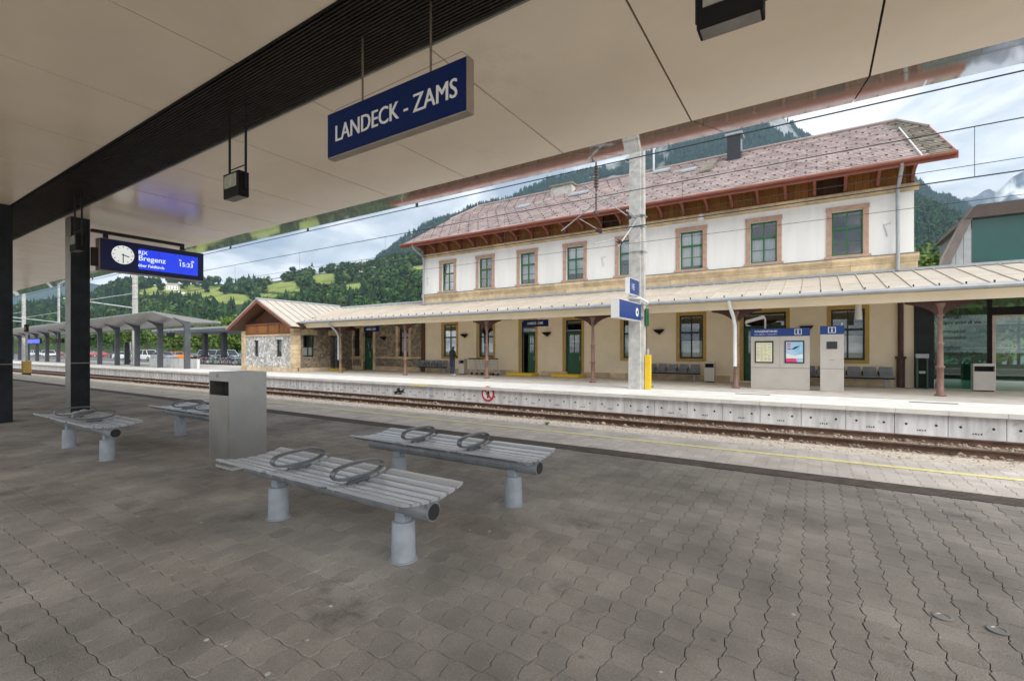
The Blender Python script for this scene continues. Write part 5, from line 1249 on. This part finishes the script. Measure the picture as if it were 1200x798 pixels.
for xp in (240, 262): B().box(xat(xp, 32) + 60 - .35, xat(xp, 32) + 60 + .35, 1.8, 2.3, -.02, a.z - .1).obj('post', M['shelter_pillar'], bs)

# low kerb wall
P0 = at_z(228, 428, 0)
# ---------------------------------------------------------------- bicycles
def bicycle():
    t = thing('bicycle', 'bicycle parked in the crowded rack beside the stone house', 'bicycle', (0, 0, 0), group='bicycles crowded in the rack beside the stone house')
    for x in (-.52, .52):
        pts = [(x + .33 * math.cos(k * math.pi / 8), 0, .34 + .33 * math.sin(k * math.pi / 8)) for k in range(16)]
        w = B().tube(pts, .028, 5, closed=True).obj('wheel', M['tyre'], t)
        s = B()
        for k in range(5): a_ = k * math.pi / 5; s.tube([(x + .31 * math.cos(a_), 0, .34 + .31 * math.sin(a_)), (x - .31 * math.cos(a_), 0, .34 - .31 * math.sin(a_))], .006, 3)
        s.obj('spokes', M['galv'], w)
    f = B(); f.tube([(-.52, 0, .34), (-.05, 0, .3), (.4, 0, .78), (-.15, 0, .8), (-.05, 0, .3)], .024, 6); f.tube([(-.52, 0, .34), (-.15, 0, .78)], .018, 5); f.tube([(.52, 0, .34), (.38, 0, .85)], .022, 5); f.obj('frame', M['bike0'], t)
    B().tube([(.32, -.28, 1.0), (.38, 0, .98), (.32, .28, 1.0)], .018, 5).obj('handlebar', M['black'], t); B().rings([[(-.3, -.09, .92), (-.3, .09, .92), (-.3, .09, .97), (-.3, -.09, .97)], [(-.02, -.03, .92), (-.02, .03, .92), (-.02, .03, .96), (-.02, -.03, .96)]]).obj('saddle', M['black'], t)
    return t
bc = [(.02, .02, .025), (.45, .45, .47), (.3, .02, .02), (.05, .12, .4), (.65, .65, .64), (.08, .3, .14)]
for i, c in enumerate(bc): M['bike%d' % i] = mat('bike%d' % i, c, .35, var=.05)
bk0 = bicycle(); bk_frames = {}
n_b = 39
for i in range(n_b):
    xp = 232 + (286 - 232) * (i % 13) / 12 + random.uniform(-1, 1); yy = 26.9 + (i // 13) * 2.3
    o = bk0 if i == 0 else dup(bk0); o.location = (xat(xp, yy), yy + random.uniform(-.3, .3), -.02); o.rotation_euler = (random.uniform(-.1, .1), 0, R(70) + random.uniform(-.35, .35))
    if i:
        for ch in o.children:
            if ch.name.startswith('frame'):
                k = i % 6
                if k not in bk_frames: me_ = ch.data.copy(); me_.materials[0] = M['bike%d' % k]; bk_frames[k] = me_
                ch.data = bk_frames[k]
# motorbike at the left of the rack
mb = thing('motorcycle', 'dark motorcycle parked at the left end of the bicycle rack', 'motorcycle', (xat(231, 29.6), 29.6, -.02), R(60))
for x in (-.65, .65): B().tube([(x, -.07, .32), (x, .07, .32)], .32, 14).obj('wheel', M['tyre'], mb)
B().rings([[(-.85, -.14, .7), (-.85, .14, .7), (-.85, .14, .82), (-.85, -.14, .82)], [(-.1, -.2, .45), (-.1, .2, .45), (-.1, .2, .86), (-.1, -.2, .86)], [(.4, -.2, .55), (.4, .2, .55), (.4, .14, 1.0), (.4, -.14, 1.0)], [(.7, -.1, .75), (.7, .1, .75), (.7, .08, 1.15), (.7, -.08, 1.15)]]).obj('body', M['screen_dark'], mb); B().tube([(.45, -.38, 1.1), (.52, 0, 1.05), (.45, .38, 1.1)], .025, 6).obj('handlebar', M['black'], mb)

# ---------------------------------------------------------------- cars
def car(xp, Y, rz, col, label, van=False, nm='parked_car'):
    m = mat('car_paint', col, .3, var=.02, spec=.7); t = thing(nm, label, 'car', (xat(xp, Y), Y, -.02), rz, 'cars parked beyond the platform')
    hw = .86; Ht = 1.75 if van else 1.45
    sec = [(-2.15, .45, .8, .9), (-2.0, .3, .95, 1.0), (-1.0, .25, .98, 1.0), (.9, .25, .95, 1.0), (1.9, .3, .82, .97), (2.15, .42, .68, .85)]
    b = B(); b.rings([[(x, -hw * w, z0), (x, hw * w, z0), (x, hw * w * 1.02, (z0 + z1) / 2), (x, hw * w * .94, z1), (x, -hw * w * .94, z1), (x, -hw * w * 1.02, (z0 + z1) / 2)] for x, z0, z1, w in sec]); b.obj('body', m, t, smooth=True)
    cab = [(-2.05 if van else -1.75, .92, .88), (-1.75 if van else -1.2, Ht - .04, .74), (.1 if van else .0, Ht, .74), (.55, Ht - .12, .73), (1.15, .95, .85)]
    gl = B(); gl.rings([[(cab[0][0], -hw * .9, .9), (cab[0][0], hw * .9, .9), (cab[0][0] + .02, hw * .9, .95), (cab[0][0] + .02, -hw * .9, .95)]] + [[(x, -hw * .9, .9), (x, hw * .9, .9), (x, hw * w, z), (x, -hw * w, z)] for x, z, w in cab[1:]])
    c = gl.obj('cabin_glass', M['screen_dark'], t); rb_ = B(); rb_.box(cab[1][0] - .02, cab[3][0], -hw * .76, hw * .76, Ht - .05, Ht + .02)
    for x, xt in ((cab[0][0] + .0, cab[1][0]), (-.45, -.4), (1.12, .52)):
        for s in (-1, 1): rb_.tube([(x, s * hw * .91, .93), (xt, s * hw * .755, Ht - .05)], .045, 5)
    rb_.obj('roof_frame', m, t)
    for x in (-1.3, 1.32):
        for s in (-1, 1):
            w = B().tube([(x, s * (hw - .2), .32), (x, s * (hw + .015), .32)], .32, 16).obj('wheel', M['tyre'], t); B().disc((x, s * (hw + .02), .32), .2, 'y', 12, d=.012).obj('rim', M['galv'], w)
    for s in (-1, 1): B().box(2.05, 2.14, s * .6 - .15, s * .6 + .15, .58, .7).obj('headlight', M['white_paint'], t); B().box(-2.14, -2.07, s * .65 - .1, s * .65 + .1, .62, .8).obj('tail_light', M['red_paint'], t)
car(174.5, 34, R(8), (.72, .73, .74), 'white estate car parked between the shelter pillars', True)
car(192.5, 33.5, R(12), (.33, .35, .38), 'grey car just right of the white estate car')
car(207.5, 36, R(80), (.75, .22, .02), 'small orange car behind the last shelter pillar')
car(147, 35, R(20), (.7, .72, .74), 'white car behind the glass wind screen')
car(119, 44, R(75), (.42, .03, .04), 'red car seen left of the second shelter gap')
car(112.5, 46, R(60), (.32, .40, .5), 'pale blue car beside the red car')
car(70, 46, R(70), (.2, .03, .03), 'dark red car seen far left between the pillars')
car(58, 40, R(15), (.75, .75, .75), 'white van-like car seen far left between pillars', True)
car(41, 44, R(10), (.72, .74, .75), 'white car farthest left beyond the shelter', True)
car(137, 43, R(5), (.04, .05, .06), 'black car in the rear row of the car park')
car(163, 45, R(5), (.5, .52, .54), 'silver car in the rear row of the car park')

car(246, 37, R(5), (.75, .78, .8), 'pale car whose roof shows above the bicycle rack', True)
car(268, 38, R(8), (.5, .58, .66), 'light blue car behind the right half of the bicycle rack', True)
# signal pole with yellow cabinet between platform and track
Ps = at_z(31, 437.5, -.1)
sgp = thing('signal_post', 'grey post with dark sign board and yellow cabinet beside the track', 'signal post', (Ps.x, Ps.y, -.68))
B().box(-.27, .27, -.22, .22, .62, 1.5).obj('cabinet', M['yellow_frame'], sgp); 
for s in (-1, 1): B().box(s * .22 - .04, s * .22 + .04, -.2, .2, 0, .62).obj('cabinet_leg', M['iron'], sgp)
B().tube([(0, 0, 1.5), (0, 0, 3.7)], .07, 8).obj('post', M['galv'], sgp); B().box(-.33, .33, -.06, .06, 3.7, 4.25).obj('sign_board', M['black'], sgp); B().box(-.15, .15, -.075, -.061, 3.85, 4.1).obj('sign_mark', M['yellow_frame'], sgp)
# far concrete mast and lattice masts, with arms
def fmast(xp, Y, top, label, lattice=False, w=.28):
    x = xat(xp, Y); t = thing('catenary_mast', label, 'mast', (x, Y, -.02))
    if lattice:
        b = B()
        for a_ in (-.45, .45): b.tube([(a_, 0, 0), (a_ * .8, 0, top)], .1, 5)
        for k in range(int(top)): b.tube([(-.42, 0, k), (.42, 0, k + 1)], .05, 4)
        b.obj('lattice_pole', M['galv'], t)
    else: B().rings([isec(w, w, 0), isec(w * .85, w * .85, top)]).obj('pole', M['mast'], t)
    B().tube([(0, 0, 7.2), (-.3, -7, 7.9)], .09, 6).obj('cantilever_arm', M['galv'], t); B().tube([(0, 0, 9.2), (-.2, -5, 7.8)], .04, 5).obj('stay', M['galv'], t)
fmast(158.5, 25.5, 13, 'slim concrete catenary mast rising behind the pale shelter'); fmast(69, 30, 16, 'twin-leg lattice catenary mast far left', True); fmast(28, 26, 15, 'slender pale mast at the far left edge')
fm = B()

# ================================================================ TREES
def leaf_cloud(n, fn, s0, s1, cols):
    c = np.array([fn() for _ in range(n)]); u = rng.normal(size=(n, 3)); u /= np.linalg.norm(u, axis=1)[:, None]; w = np.cross(u, rng.normal(size=(n, 3))); w /= np.linalg.norm(w, axis=1)[:, None]
    s = rng.uniform(s0, s1, (n, 1)); V = np.empty((n * 4, 3)); V[0::4] = c - u * s; V[1::4] = c + w * s * .6; V[2::4] = c + u * s; V[3::4] = c - w * s * .6
    ci = np.array(cols)[rng.integers(0, len(cols), n)] * rng.uniform(.75, 1.25, (n, 1)); return V, np.repeat(ci, 4, axis=0)
def cloud_mesh(name, V, Cc, m, k=4):
    me = bpy.data.meshes.new(name); n = len(V); me.vertices.add(n); me.vertices.foreach_set('co', V.astype(np.float32).ravel()); nf = n // k
    me.loops.add(n); me.loops.foreach_set('vertex_index', np.arange(n, dtype=np.int32)); me.polygons.add(nf); me.polygons.foreach_set('loop_start', np.arange(0, n, k, dtype=np.int32)); me.polygons.foreach_set('loop_total', np.full(nf, k, dtype=np.int32))
    a = me.color_attributes.new('tone', 'FLOAT_COLOR', 'POINT'); a.data.foreach_set('color', np.concatenate([np.clip(Cc, 0, 1), np.ones((n, 1))], 1).astype(np.float32).ravel()); me.materials.append(m); me.update(calc_edges=True); me.validate(); return me
G1 = [(.055, .115, .022), (.075, .15, .03), (.04, .085, .02)]; G2 = [(.12, .19, .035), (.15, .22, .05), (.09, .15, .03)]; G3 = [(.03, .065, .022), (.04, .08, .028), (.025, .05, .018)]
def tree(x, y, h, r, label, cols, n=2600, z=-.02, trunk=.28, group='trees beyond the car park', squash=1.0, nm='tree', leaf=.24):
    t = thing(nm, label, 'tree', (x, y, z), group=group); b = B(); zt = h * (trunk + .25)
    b.tube([(0, 0, 0), (.05 * r, 0, zt * .5), (0, .03 * r, zt), (.04 * r, 0, h * .85)], [h * .025, h * .02, h * .014, h * .004], 8)
    cl = []
    for k in range(11):
        a_ = random.uniform(0, 6.28); rr = r * random.uniform(.2, .75); zz = h * random.uniform(trunk + .12, .88) ; f_ = 1 - .75 * max(0, (zz / h - .55)) ; p = (math.cos(a_) * rr * f_, math.sin(a_) * rr * f_, zz)
        cl.append((p, r * random.uniform(.3, .5))); b.tube([(0, 0, zt * random.uniform(.5, 1)), (p[0] * .5, p[1] * .5, p[2] * .85), p], [h * .012, h * .008, h * .003], 5)
    b.obj('trunk', M['bark'], t)
    cl.append(((0, 0, h * .78), r * .55)); cl.append(((0, 0, h * .55), r * .7))
    def fn():
        (p, q) = cl[random.randrange(len(cl))]; v = rng.normal(size=3); v /= np.linalg.norm(v); d = q * rng.random() ** .33
        return (p[0] + v[0] * d, p[1] + v[1] * d, max(h * trunk * .6, p[2] + v[2] * d * .85 * squash))
    V, Cc = leaf_cloud(n, fn, leaf * .7, leaf * 1.3, cols); link('crown', cloud_mesh('crown', V, Cc, M['leaf']), t); return t
tl_ = [(40, 62, 12, 6, G1), (66, 60, 13, 6, G2), (86, 58, 16, 7, G2), (118, 55, 9, 5.5, G1), (133, 60, 10, 6, G1), (150, 58, 10.5, 6, G2), (172, 60, 11, 6, G1), (197, 56, 9.5, 6, G2), (203, 46, 7, 4.2, G2), (222, 58, 8, 5.5, G1), (252, 50, 7.5, 5.5, G2), (270, 48, 8, 5.5, G2), (284, 52, 7, 5, G1)]
ords = ['leftmost', 'second from left', 'third from left, tall pale green', 'fourth from left', 'fifth from left', 'sixth from left', 'seventh from left', 'eighth from left', 'ninth, low willow-like', 'tenth', 'eleventh, light green', 'twelfth', 'rightmost']
for i, (xp, Y, h, r, c) in enumerate(tl_): tree(xat(xp, Y), Y, h, r, '%s leafy tree in the row behind the car park' % ords[i], c, leaf=.3, n=2400)
tree(xat(1085, 60), 60, 12.5, 5, 'light green tree in the gap between station and roof lantern', G2, n=3000, group='trees behind the station'); tree(xat(1098, 62), 62, 12.5, 5, 'fresh green tree just left of the roof lantern', G2, n=3000, group='trees behind the station')
tree(xat(1180, 44), 44, 7, 4.5, 'green tree seen through the glass entrance door', G2, n=2600, group='trees behind the station', trunk=.12); tree(xat(1140, 46), 46, 7, 4.5, 'green tree seen dimly through the tinted glass wall', G1, n=2000, group='trees behind the station', trunk=.12)

# ================================================================ HILLS AND MOUNTAINS
def vnoise(x, y, seed=0):
    def h(ix, iy): 
        v = np.sin(ix * 127.1 + iy * 311.7 + seed * 74.7) * 43758.5453; return v - np.floor(v)
    ix, iy = np.floor(x), np.floor(y); fx, fy = x - ix, y - iy; fx = fx * fx * (3 - 2 * fx); fy = fy * fy * (3 - 2 * fy)
    return (h(ix, iy) * (1 - fx) + h(ix + 1, iy) * fx) * (1 - fy) + (h(ix, iy + 1) * (1 - fx) + h(ix + 1, iy + 1) * fx) * fy
def fbm(x, y, o=4, seed=0):
    s = 0; a = .5
    for k in range(o): s = s + a * (vnoise(x, y, seed + k) - .5); x = x * 2.03; y = y * 2.03; a *= .5
    return s
def inpoly(x, y, poly):
    r = np.zeros(np.shape(x), bool); j = len(poly) - 1
    for i in range(len(poly)):
        xi, yi = poly[i]; xj, yj = poly[j]; r ^= ((yi > y) != (yj > y)) & (x < (xj - xi) * (y - yi) / (yj - yi + 1e-9) + xi); j = i
    return r
class Hill:
    def __init__(s, name, ridge, d0, d1, rough, prof, seed, x0, x1, nx=160, nt=60, back=1.5):
        s.rx = np.array([p[0] for p in ridge], float); s.ry = np.array([p[1] for p in ridge], float); s.d0, s.d1, s.rough, s.prof, s.seed = d0, d1, rough, prof, seed; s.x0, s.x1 = x0, x1; s.name = name; s.nx, s.nt, s.back = nx, nt, back
    def pos(s, xp, t):
        xp = np.asarray(xp, float); t = np.asarray(t, float); dep = s.d0 + (s.d1 - s.d0) * t; u = (xp - CX) / FPX; X = (-SA + CA * u) * dep; Y = (CA + SA * u) * dep
        zr = H + (CY - np.interp(xp, s.rx, s.ry)) / FPX * s.d1; tt = np.where(t <= 1, t, np.maximum(0, 2 - t)); env = np.sin(np.clip(tt, 0, 1) * math.pi * .5) 
        Z = -1 + (zr + 1) * tt ** s.prof + fbm(X / (s.d1 * .12), Y / (s.d1 * .12), 5, s.seed) * s.rough * env * (1.0 - .75 * (np.abs(tt - 1) < .0001))
        return X, Y, Z
    def build(s, cover, m):
        xs = np.linspace(s.x0, s.x1, s.nx); ts = np.concatenate([np.linspace(0, 1, s.nt), np.linspace(1, s.back, 12)[1:]]); A, T = np.meshgrid(xs, ts); X, Y, Z = s.pos(A, T); V = np.stack([X, Y, Z], -1).reshape(-1, 3); nt = len(ts)
        F = [(j * s.nx + i, j * s.nx + i + 1, (j + 1) * s.nx + i + 1, (j + 1) * s.nx + i) for j in range(nt - 1) for i in range(s.nx - 1)]
        me = bpy.data.meshes.new(s.name); me.from_pydata(V.tolist(), [], F); a = me.color_attributes.new('tone', 'FLOAT_COLOR', 'POINT'); C_ = cover(X.ravel(), Y.ravel(), Z.ravel()); a.data.foreach_set('color', np.concatenate([C_, np.ones((len(C_), 1))], 1).astype(np.float32).ravel()); me.materials.append(m); me.polygons.foreach_set('use_smooth', [True] * len(me.polygons)); return struct(link(s.name, me))
def pxa(X, Y, Z):
    dep = -SA * X + CA * Y; r = CA * X + SA * Y; return CX + FPX * r / dep, CY - FPX * (Z - H) / dep
def conifers(hill, n, h0, h1, mask, name, label, cols, t0=.0, t1=1.04, decid=0., dcols=None):
    xp = rng.uniform(hill.x0, hill.x1, n * 3); t = (rng.uniform(t0 ** 2, t1 ** 2, n * 3)) ** .5; X, Y, Z = hill.pos(xp, t); k = mask(X, Y, Z); X, Y, Z = X[k][:n], Y[k][:n], Z[k][:n]; n = len(X); h = rng.uniform(h0, h1, n); V, C_ = [], []
    isd = rng.random(n) < (decid if not callable(decid) else decid(X, Y, Z)); base = np.array(cols)[rng.integers(0, len(cols), n)] * rng.uniform(.65, 1.35, (n, 1))
    if dcols is not None: base[isd] = (np.array(dcols)[rng.integers(0, len(dcols), n)] * rng.uniform(.7, 1.3, (n, 1)))[isd]
    con = np.where(~isd)[0]; S_ = 5
    for lay in range(3):                                   # conifer: three skirts of ragged triangles
        zb, zt, rr = ((.05, .55, .22), (.3, .8, .17), (.55, 1.05, .11))[lay]; a0 = rng.uniform(0, 6.28, len(con))
        for q in range(S_):
            a1 = a0 + q * 2 * math.pi / S_; a2 = a1 + 2 * math.pi / S_; rj = rr * rng.uniform(.7, 1.3, len(con)); hh = h[con]; P = np.empty((len(con) * 3, 3)); P[0::3] = np.stack([X[con], Y[con], Z[con] + zt * hh], 1)
            for jj, aa in ((1, a1), (2, a2)): P[jj::3] = np.stack([X[con] + np.cos(aa) * rj * hh, Y[con] + np.sin(aa) * rj * hh, Z[con] + zb * hh + rng.uniform(-.05, .05, len(con)) * hh], 1)
            V.append(P); C_.append(np.repeat(base[con] * rng.uniform(.8, 1.2, (len(con), 1)), 3, axis=0))
    de = np.where(isd)[0]
    if len(de):
        for q in range(46):                                # broadleaf: facets through a lumpy crown
            v = rng.normal(size=(len(de), 3)); v /= np.linalg.norm(v, axis=1)[:, None]; hh = h[de] * .85; lump = 1 + .25 * np.sin(v[:, 0] * 7 + de) * np.sin(v[:, 1] * 6); c = np.stack([X[de], Y[de], Z[de] + hh * .55], 1) + v * np.stack([hh * .36, hh * .36, hh * .44], 1) * lump[:, None] * rng.uniform(.65, 1, (len(de), 1))
            a = np.cross(v, rng.normal(size=v.shape)); a /= np.linalg.norm(a, axis=1)[:, None]; b = np.cross(v, a) + v * rng.uniform(-.5, .5, (len(de), 1)); s = (hh * .17)[:, None]; P = np.empty((len(de) * 3, 3)); P[0::3] = c + a * s; P[1::3] = c - a * s * .5 + b * s * .87; P[2::3] = c - a * s * .5 - b * s * .87; V.append(P); C_.append(np.repeat(base[de] * rng.uniform(.75, 1.25, (len(de), 1)), 3, axis=0))
    o = link(name, cloud_mesh(name, np.concatenate(V), np.concatenate(C_), M['far_leaf'], 3)); stuff(tag(o, label, 'forest')); return o
# near green hill with meadows and a village (left)
MEAD = [[(160, 345), (168, 339), (190, 334), (232, 334), (262, 343), (288, 346), (298, 355), (272, 357), (240, 351), (205, 348)], [(311, 335), (325, 331), (347, 330), (352, 341), (335, 343), (312, 342)], [(362, 327), (370, 321), (392, 321), (396, 331), (376, 334)], [(402, 334), (425, 331), (423, 338), (404, 339)], [(480, 313), (500, 310), (500, 318), (484, 319)], [(236, 336), (262, 335), (268, 340), (250, 341)], [(300, 344), (330, 345), (322, 349), (302, 348)]]
h1 = Hill('hillside', [(-260, 372), (-60, 370), (60, 362), (107, 353), (130, 343), (148, 332), (170, 336), (200, 334), (235, 335), (262, 334), (300, 332), (330, 327), (358, 321), (385, 320), (420, 318), (450, 312), (480, 306), (510, 301), (600, 290), (760, 300)], 330, 900, 34, 1.15, 3, -260, 760, 240, 90)
def mead(X, Y, Z):
    x, y = pxa(X, Y, Z); r = np.zeros(x.shape, bool)
    for p in MEAD: r |= inpoly(x, y, p)
    return r
def cov1(X, Y, Z):
    n = (fbm(X / 40, Y / 40, 4, 9) + .5)[:, None]; k = mead(X, Y, Z)[:, None]; return np.where(k, np.array([.19, .25, .05]) * (1 - n) + np.array([.27, .30, .09]) * n, np.array([.035, .06, .015]))
h1.build(cov1, M['land'])
conifers(h1, 5600, 8, 22, lambda X, Y, Z: ~mead(X, Y, Z) & ~mead(X, Y, Z + 9) & ~mead(X, Y, Z + 5) & ((pxa(X, Y, Z)[1] < 402)), 'hillside_forest', 'mixed forest covering the green hillside left of the station', [(.022, .05, .02), (.03, .06, .022)], decid=lambda X, Y, Z: np.where(pxa(X, Y, Z)[1] > 343, .3, .72) * np.where(pxa(X, Y, Z)[0] > 330, 1.6, 1), dcols=[(.04, .085, .02), (.055, .105, .026), (.03, .065, .018), (.075, .115, .035)])
# single trees along the meadows
for i, (xp, yp, hh, lab) in enumerate(((344, 322, 22, 'lone tree on the skyline above the meadow'), (188, 343, 17, 'single tree in the meadow below the white farmhouse'), (262, 345, 16, 'single dark tree in the meadow right of the farmhouse'), (215, 339, 26, 'large round tree beside the white farmhouse'), (233, 337, 28, 'broad tree right of the farmhouse on the skyline'), (240, 343, 18, 'small hedge tree in the middle meadow'))):
    ts = np.linspace(.3, 1, 300); X, Y, Z = h1.pos(np.full(300, xp), ts); k = int(np.argmin(np.abs(pxa(X, Y, Z)[1] - yp))); tree(X[k], Y[k], hh, hh * .42, lab, G3 if i != 4 else G1, n=700, z=float(Z[k]) - 1, group='single trees on the hillside meadows', leaf=1.5, nm='hillside_tree', trunk=.08)
def house(xp, yp, w, d, hh, label, hill=h1, rz=.3, roofc='tile', tower=False):
    ts = np.linspace(.2, 1, 400); X, Y, Z = hill.pos(np.full(400, xp), ts); k = int(np.argmin(np.abs(pxa(X, Y, Z)[1] - yp))); t = thing('house', label, 'house', (float(X[k]), float(Y[k]), float(Z[k]) - 1), YAW + rz)
    B().box(-w / 2, w / 2, -d / 2, d / 2, 0, hh + 1).obj('wall', M['plaster'], t)
    B().prism([(-d / 2 - .8, hh + .8), (d / 2 + .8, hh + .8), (0, hh + 1 + d * .38)], 'x', -w / 2 - .7, w / 2 + .7).obj('roof', M[roofc], t)
    n = max(2, int(w / 4))
    for f in range(max(1, int(hh / 3.2))):
        for i in range(n): x = -w / 2 + w * (i + .5) / n; B().box(x - .6, x + .6, -d / 2 - .06, -d / 2 - .01, 2 + f * 3, 3.6 + f * 3).obj('window', M['screen_dark'], t)
    if tower: B().box(w / 2, w / 2 + 4, -2, 2, 0, hh * 2.2).obj('tower', M['plaster'], t); B().lathe([(3.2, 0), (2.2, 1.5), (.3, 9), (0, 10)], (w / 2 + 2, 0, hh * 2.2), 8).obj('spire', M['iron'], t)
house(203, 340, 17, 10, 8, 'white farmhouse on the meadow crest'); house(212, 347, 9, 8, 4, 'small white barn below the farmhouse', rz=.6, roofc='coping')
house(398, 321, 15, 10, 9, 'large white village house on the skyline', tower=False); house(408, 322, 12, 9, 6, 'white village house left of the cluster'); house(425, 323, 11, 9, 5, 'pale village house amid the trees'); house(439, 319, 11, 9, 6, 'white village house with pink roof', rz=.7); house(452, 316, 10, 9, 5, 'small pale village house right of the cluster', rz=.1); house(362, 317.5, 7, 6, 7, 'small hilltop chapel with a red spire', tower=True)
# forested mountain behind the station, right shoulder
def cov2(X, Y, Z):
    n = fbm(X / 120, Y / 120, 5, 21); rk = np.clip((n - .125) * 9, 0, 1)[:, None]; return np.array([.03, .05, .022]) * (1 - rk) + np.array([.27, .28, .29]) * rk
h2 = Hill('mountain', [(420, 330), (440, 308), (470, 285), (500, 262), (545, 250), (590, 236), (625, 217), (700, 196), (760, 178), (820, 152), (868, 137), (895, 132), (912, 138), (935, 158), (970, 180), (1020, 195), (1068, 212), (1100, 229), (1140, 246), (1200, 290), (1300, 340)], 700, 1900, 150, 1.1, 12, 440, 1300, 260, 100)
h2.build(cov2, M['land'])
conifers(h2, 24000, 14, 26, lambda X, Y, Z: (fbm(X / 120, Y / 120, 5, 21) < .15) & (pxa(X, Y, Z)[1] < 350), 'mountain_forest', 'dense conifer forest on the mountain behind the station', [(.022, .052, .034), (.028, .06, .036), (.018, .042, .028)], t0=.25, decid=.12, dcols=[(.04, .08, .035)])
# lower dark shoulder right of the station
h3 = Hill('forested_slope', [(980, 300), (1040, 250), (1070, 232), (1100, 244), (1130, 258), (1160, 275), (1230, 310), (1320, 340)], 420, 1000, 50, 1.0, 31, 1000, 1320, 100, 50)
h3.build(lambda X, Y, Z: np.tile(np.array([[.028, .05, .02]]), (len(X), 1)), M['land'])
conifers(h3, 2600, 13, 22, lambda X, Y, Z: (pxa(X, Y, Z)[1] < 330), 'slope_forest', 'dark forest on the slope right of the station', [(.02, .05, .02), (.03, .06, .025)], t0=.2, decid=.5, dcols=[(.04, .085, .022), (.03, .07, .02)])
# rocky snow-streaked peak (right) and far blue ranges (left)
def cov4(X, Y, Z):
    n = fbm(X / 260, Y / 260, 5, 40); sn = np.clip((fbm(X / 150, Y / 150, 5, 41) + .35 * n - .09) * 10, 0, 1)[:, None] * np.clip((Z - 640) / 220, 0, 1)[:, None]; gr = np.clip((560 - Z) / 220, 0, 1)[:, None]; rock = np.array([.13, .145, .17]) * (1 + fbm(X / 70, Y / 70, 5, 3) * 2.2)[:, None]; b = rock * (1 - gr) + np.array([.05, .08, .04]) * gr; return b * (1 - sn) + np.array([.75, .77, .8]) * sn
h4 = Hill('rocky_peak', [(1060, 300), (1110, 262), (1130, 241), (1140, 232), (1152, 222), (1160, 218), (1168, 222), (1185, 205), (1210, 192), (1260, 170), (1320, 190), (1420, 260)], 2000, 3000, 430, 1.0, 44, 1060, 1420, 220, 120, 1.12)
h4.build(cov4, M['land'])
h5 = Hill('far_range', [(-420, 250), (-200, 285), (-80, 300), (-20, 322), (20, 338), (45, 335), (70, 328), (95, 327), (120, 333), (135, 336), (150, 345), (190, 362), (260, 380)], 2300, 3100, 320, 1.0, 52, -150, 260, 140, 60, 1.1)
h5.build(lambda X, Y, Z: np.tile(np.array([[.05, .075, .06]]), (len(X), 1)), M['land'])
h6 = Hill('cloudy_ridge', [(380, 330), (430, 308), (455, 290), (470, 278), (490, 270), (505, 262), (520, 255), (535, 248), (548, 243), (556, 246), (575, 246), (620, 225), (700, 215), (800, 240)], 2300, 3100, 220, 1.0, 61, 380, 800, 120, 50, 1.1)
h6.build(lambda X, Y, Z: np.tile(np.array([[.04, .065, .045]]), (len(X), 1)), M['land'])
HAZE = 1.25e-4
# ================================================================ HAZE: one box of even, pale air round everything
hz = B().box(-5500, 2600, -700, 5300, -2, 1450).obj('haze', [])
m = bpy.data.materials.new('haze'); m.use_nodes = True; N = m.node_tree.nodes; N.remove(N['Principled BSDF'])
pv = N.new('ShaderNodeVolumePrincipled'); pv.inputs['Color'].default_value = (0.55, 0.77, 1.0, 1); pv.inputs['Density'].default_value = HAZE; pv.inputs['Anisotropy'].default_value = 0.2
m.node_tree.links.new(pv.outputs[0], N['Material Output'].inputs['Volume']); hz.data.materials.append(m)
tag(hz, 'thin bluish mountain haze filling the valley air', 'haze', kind='stuff')
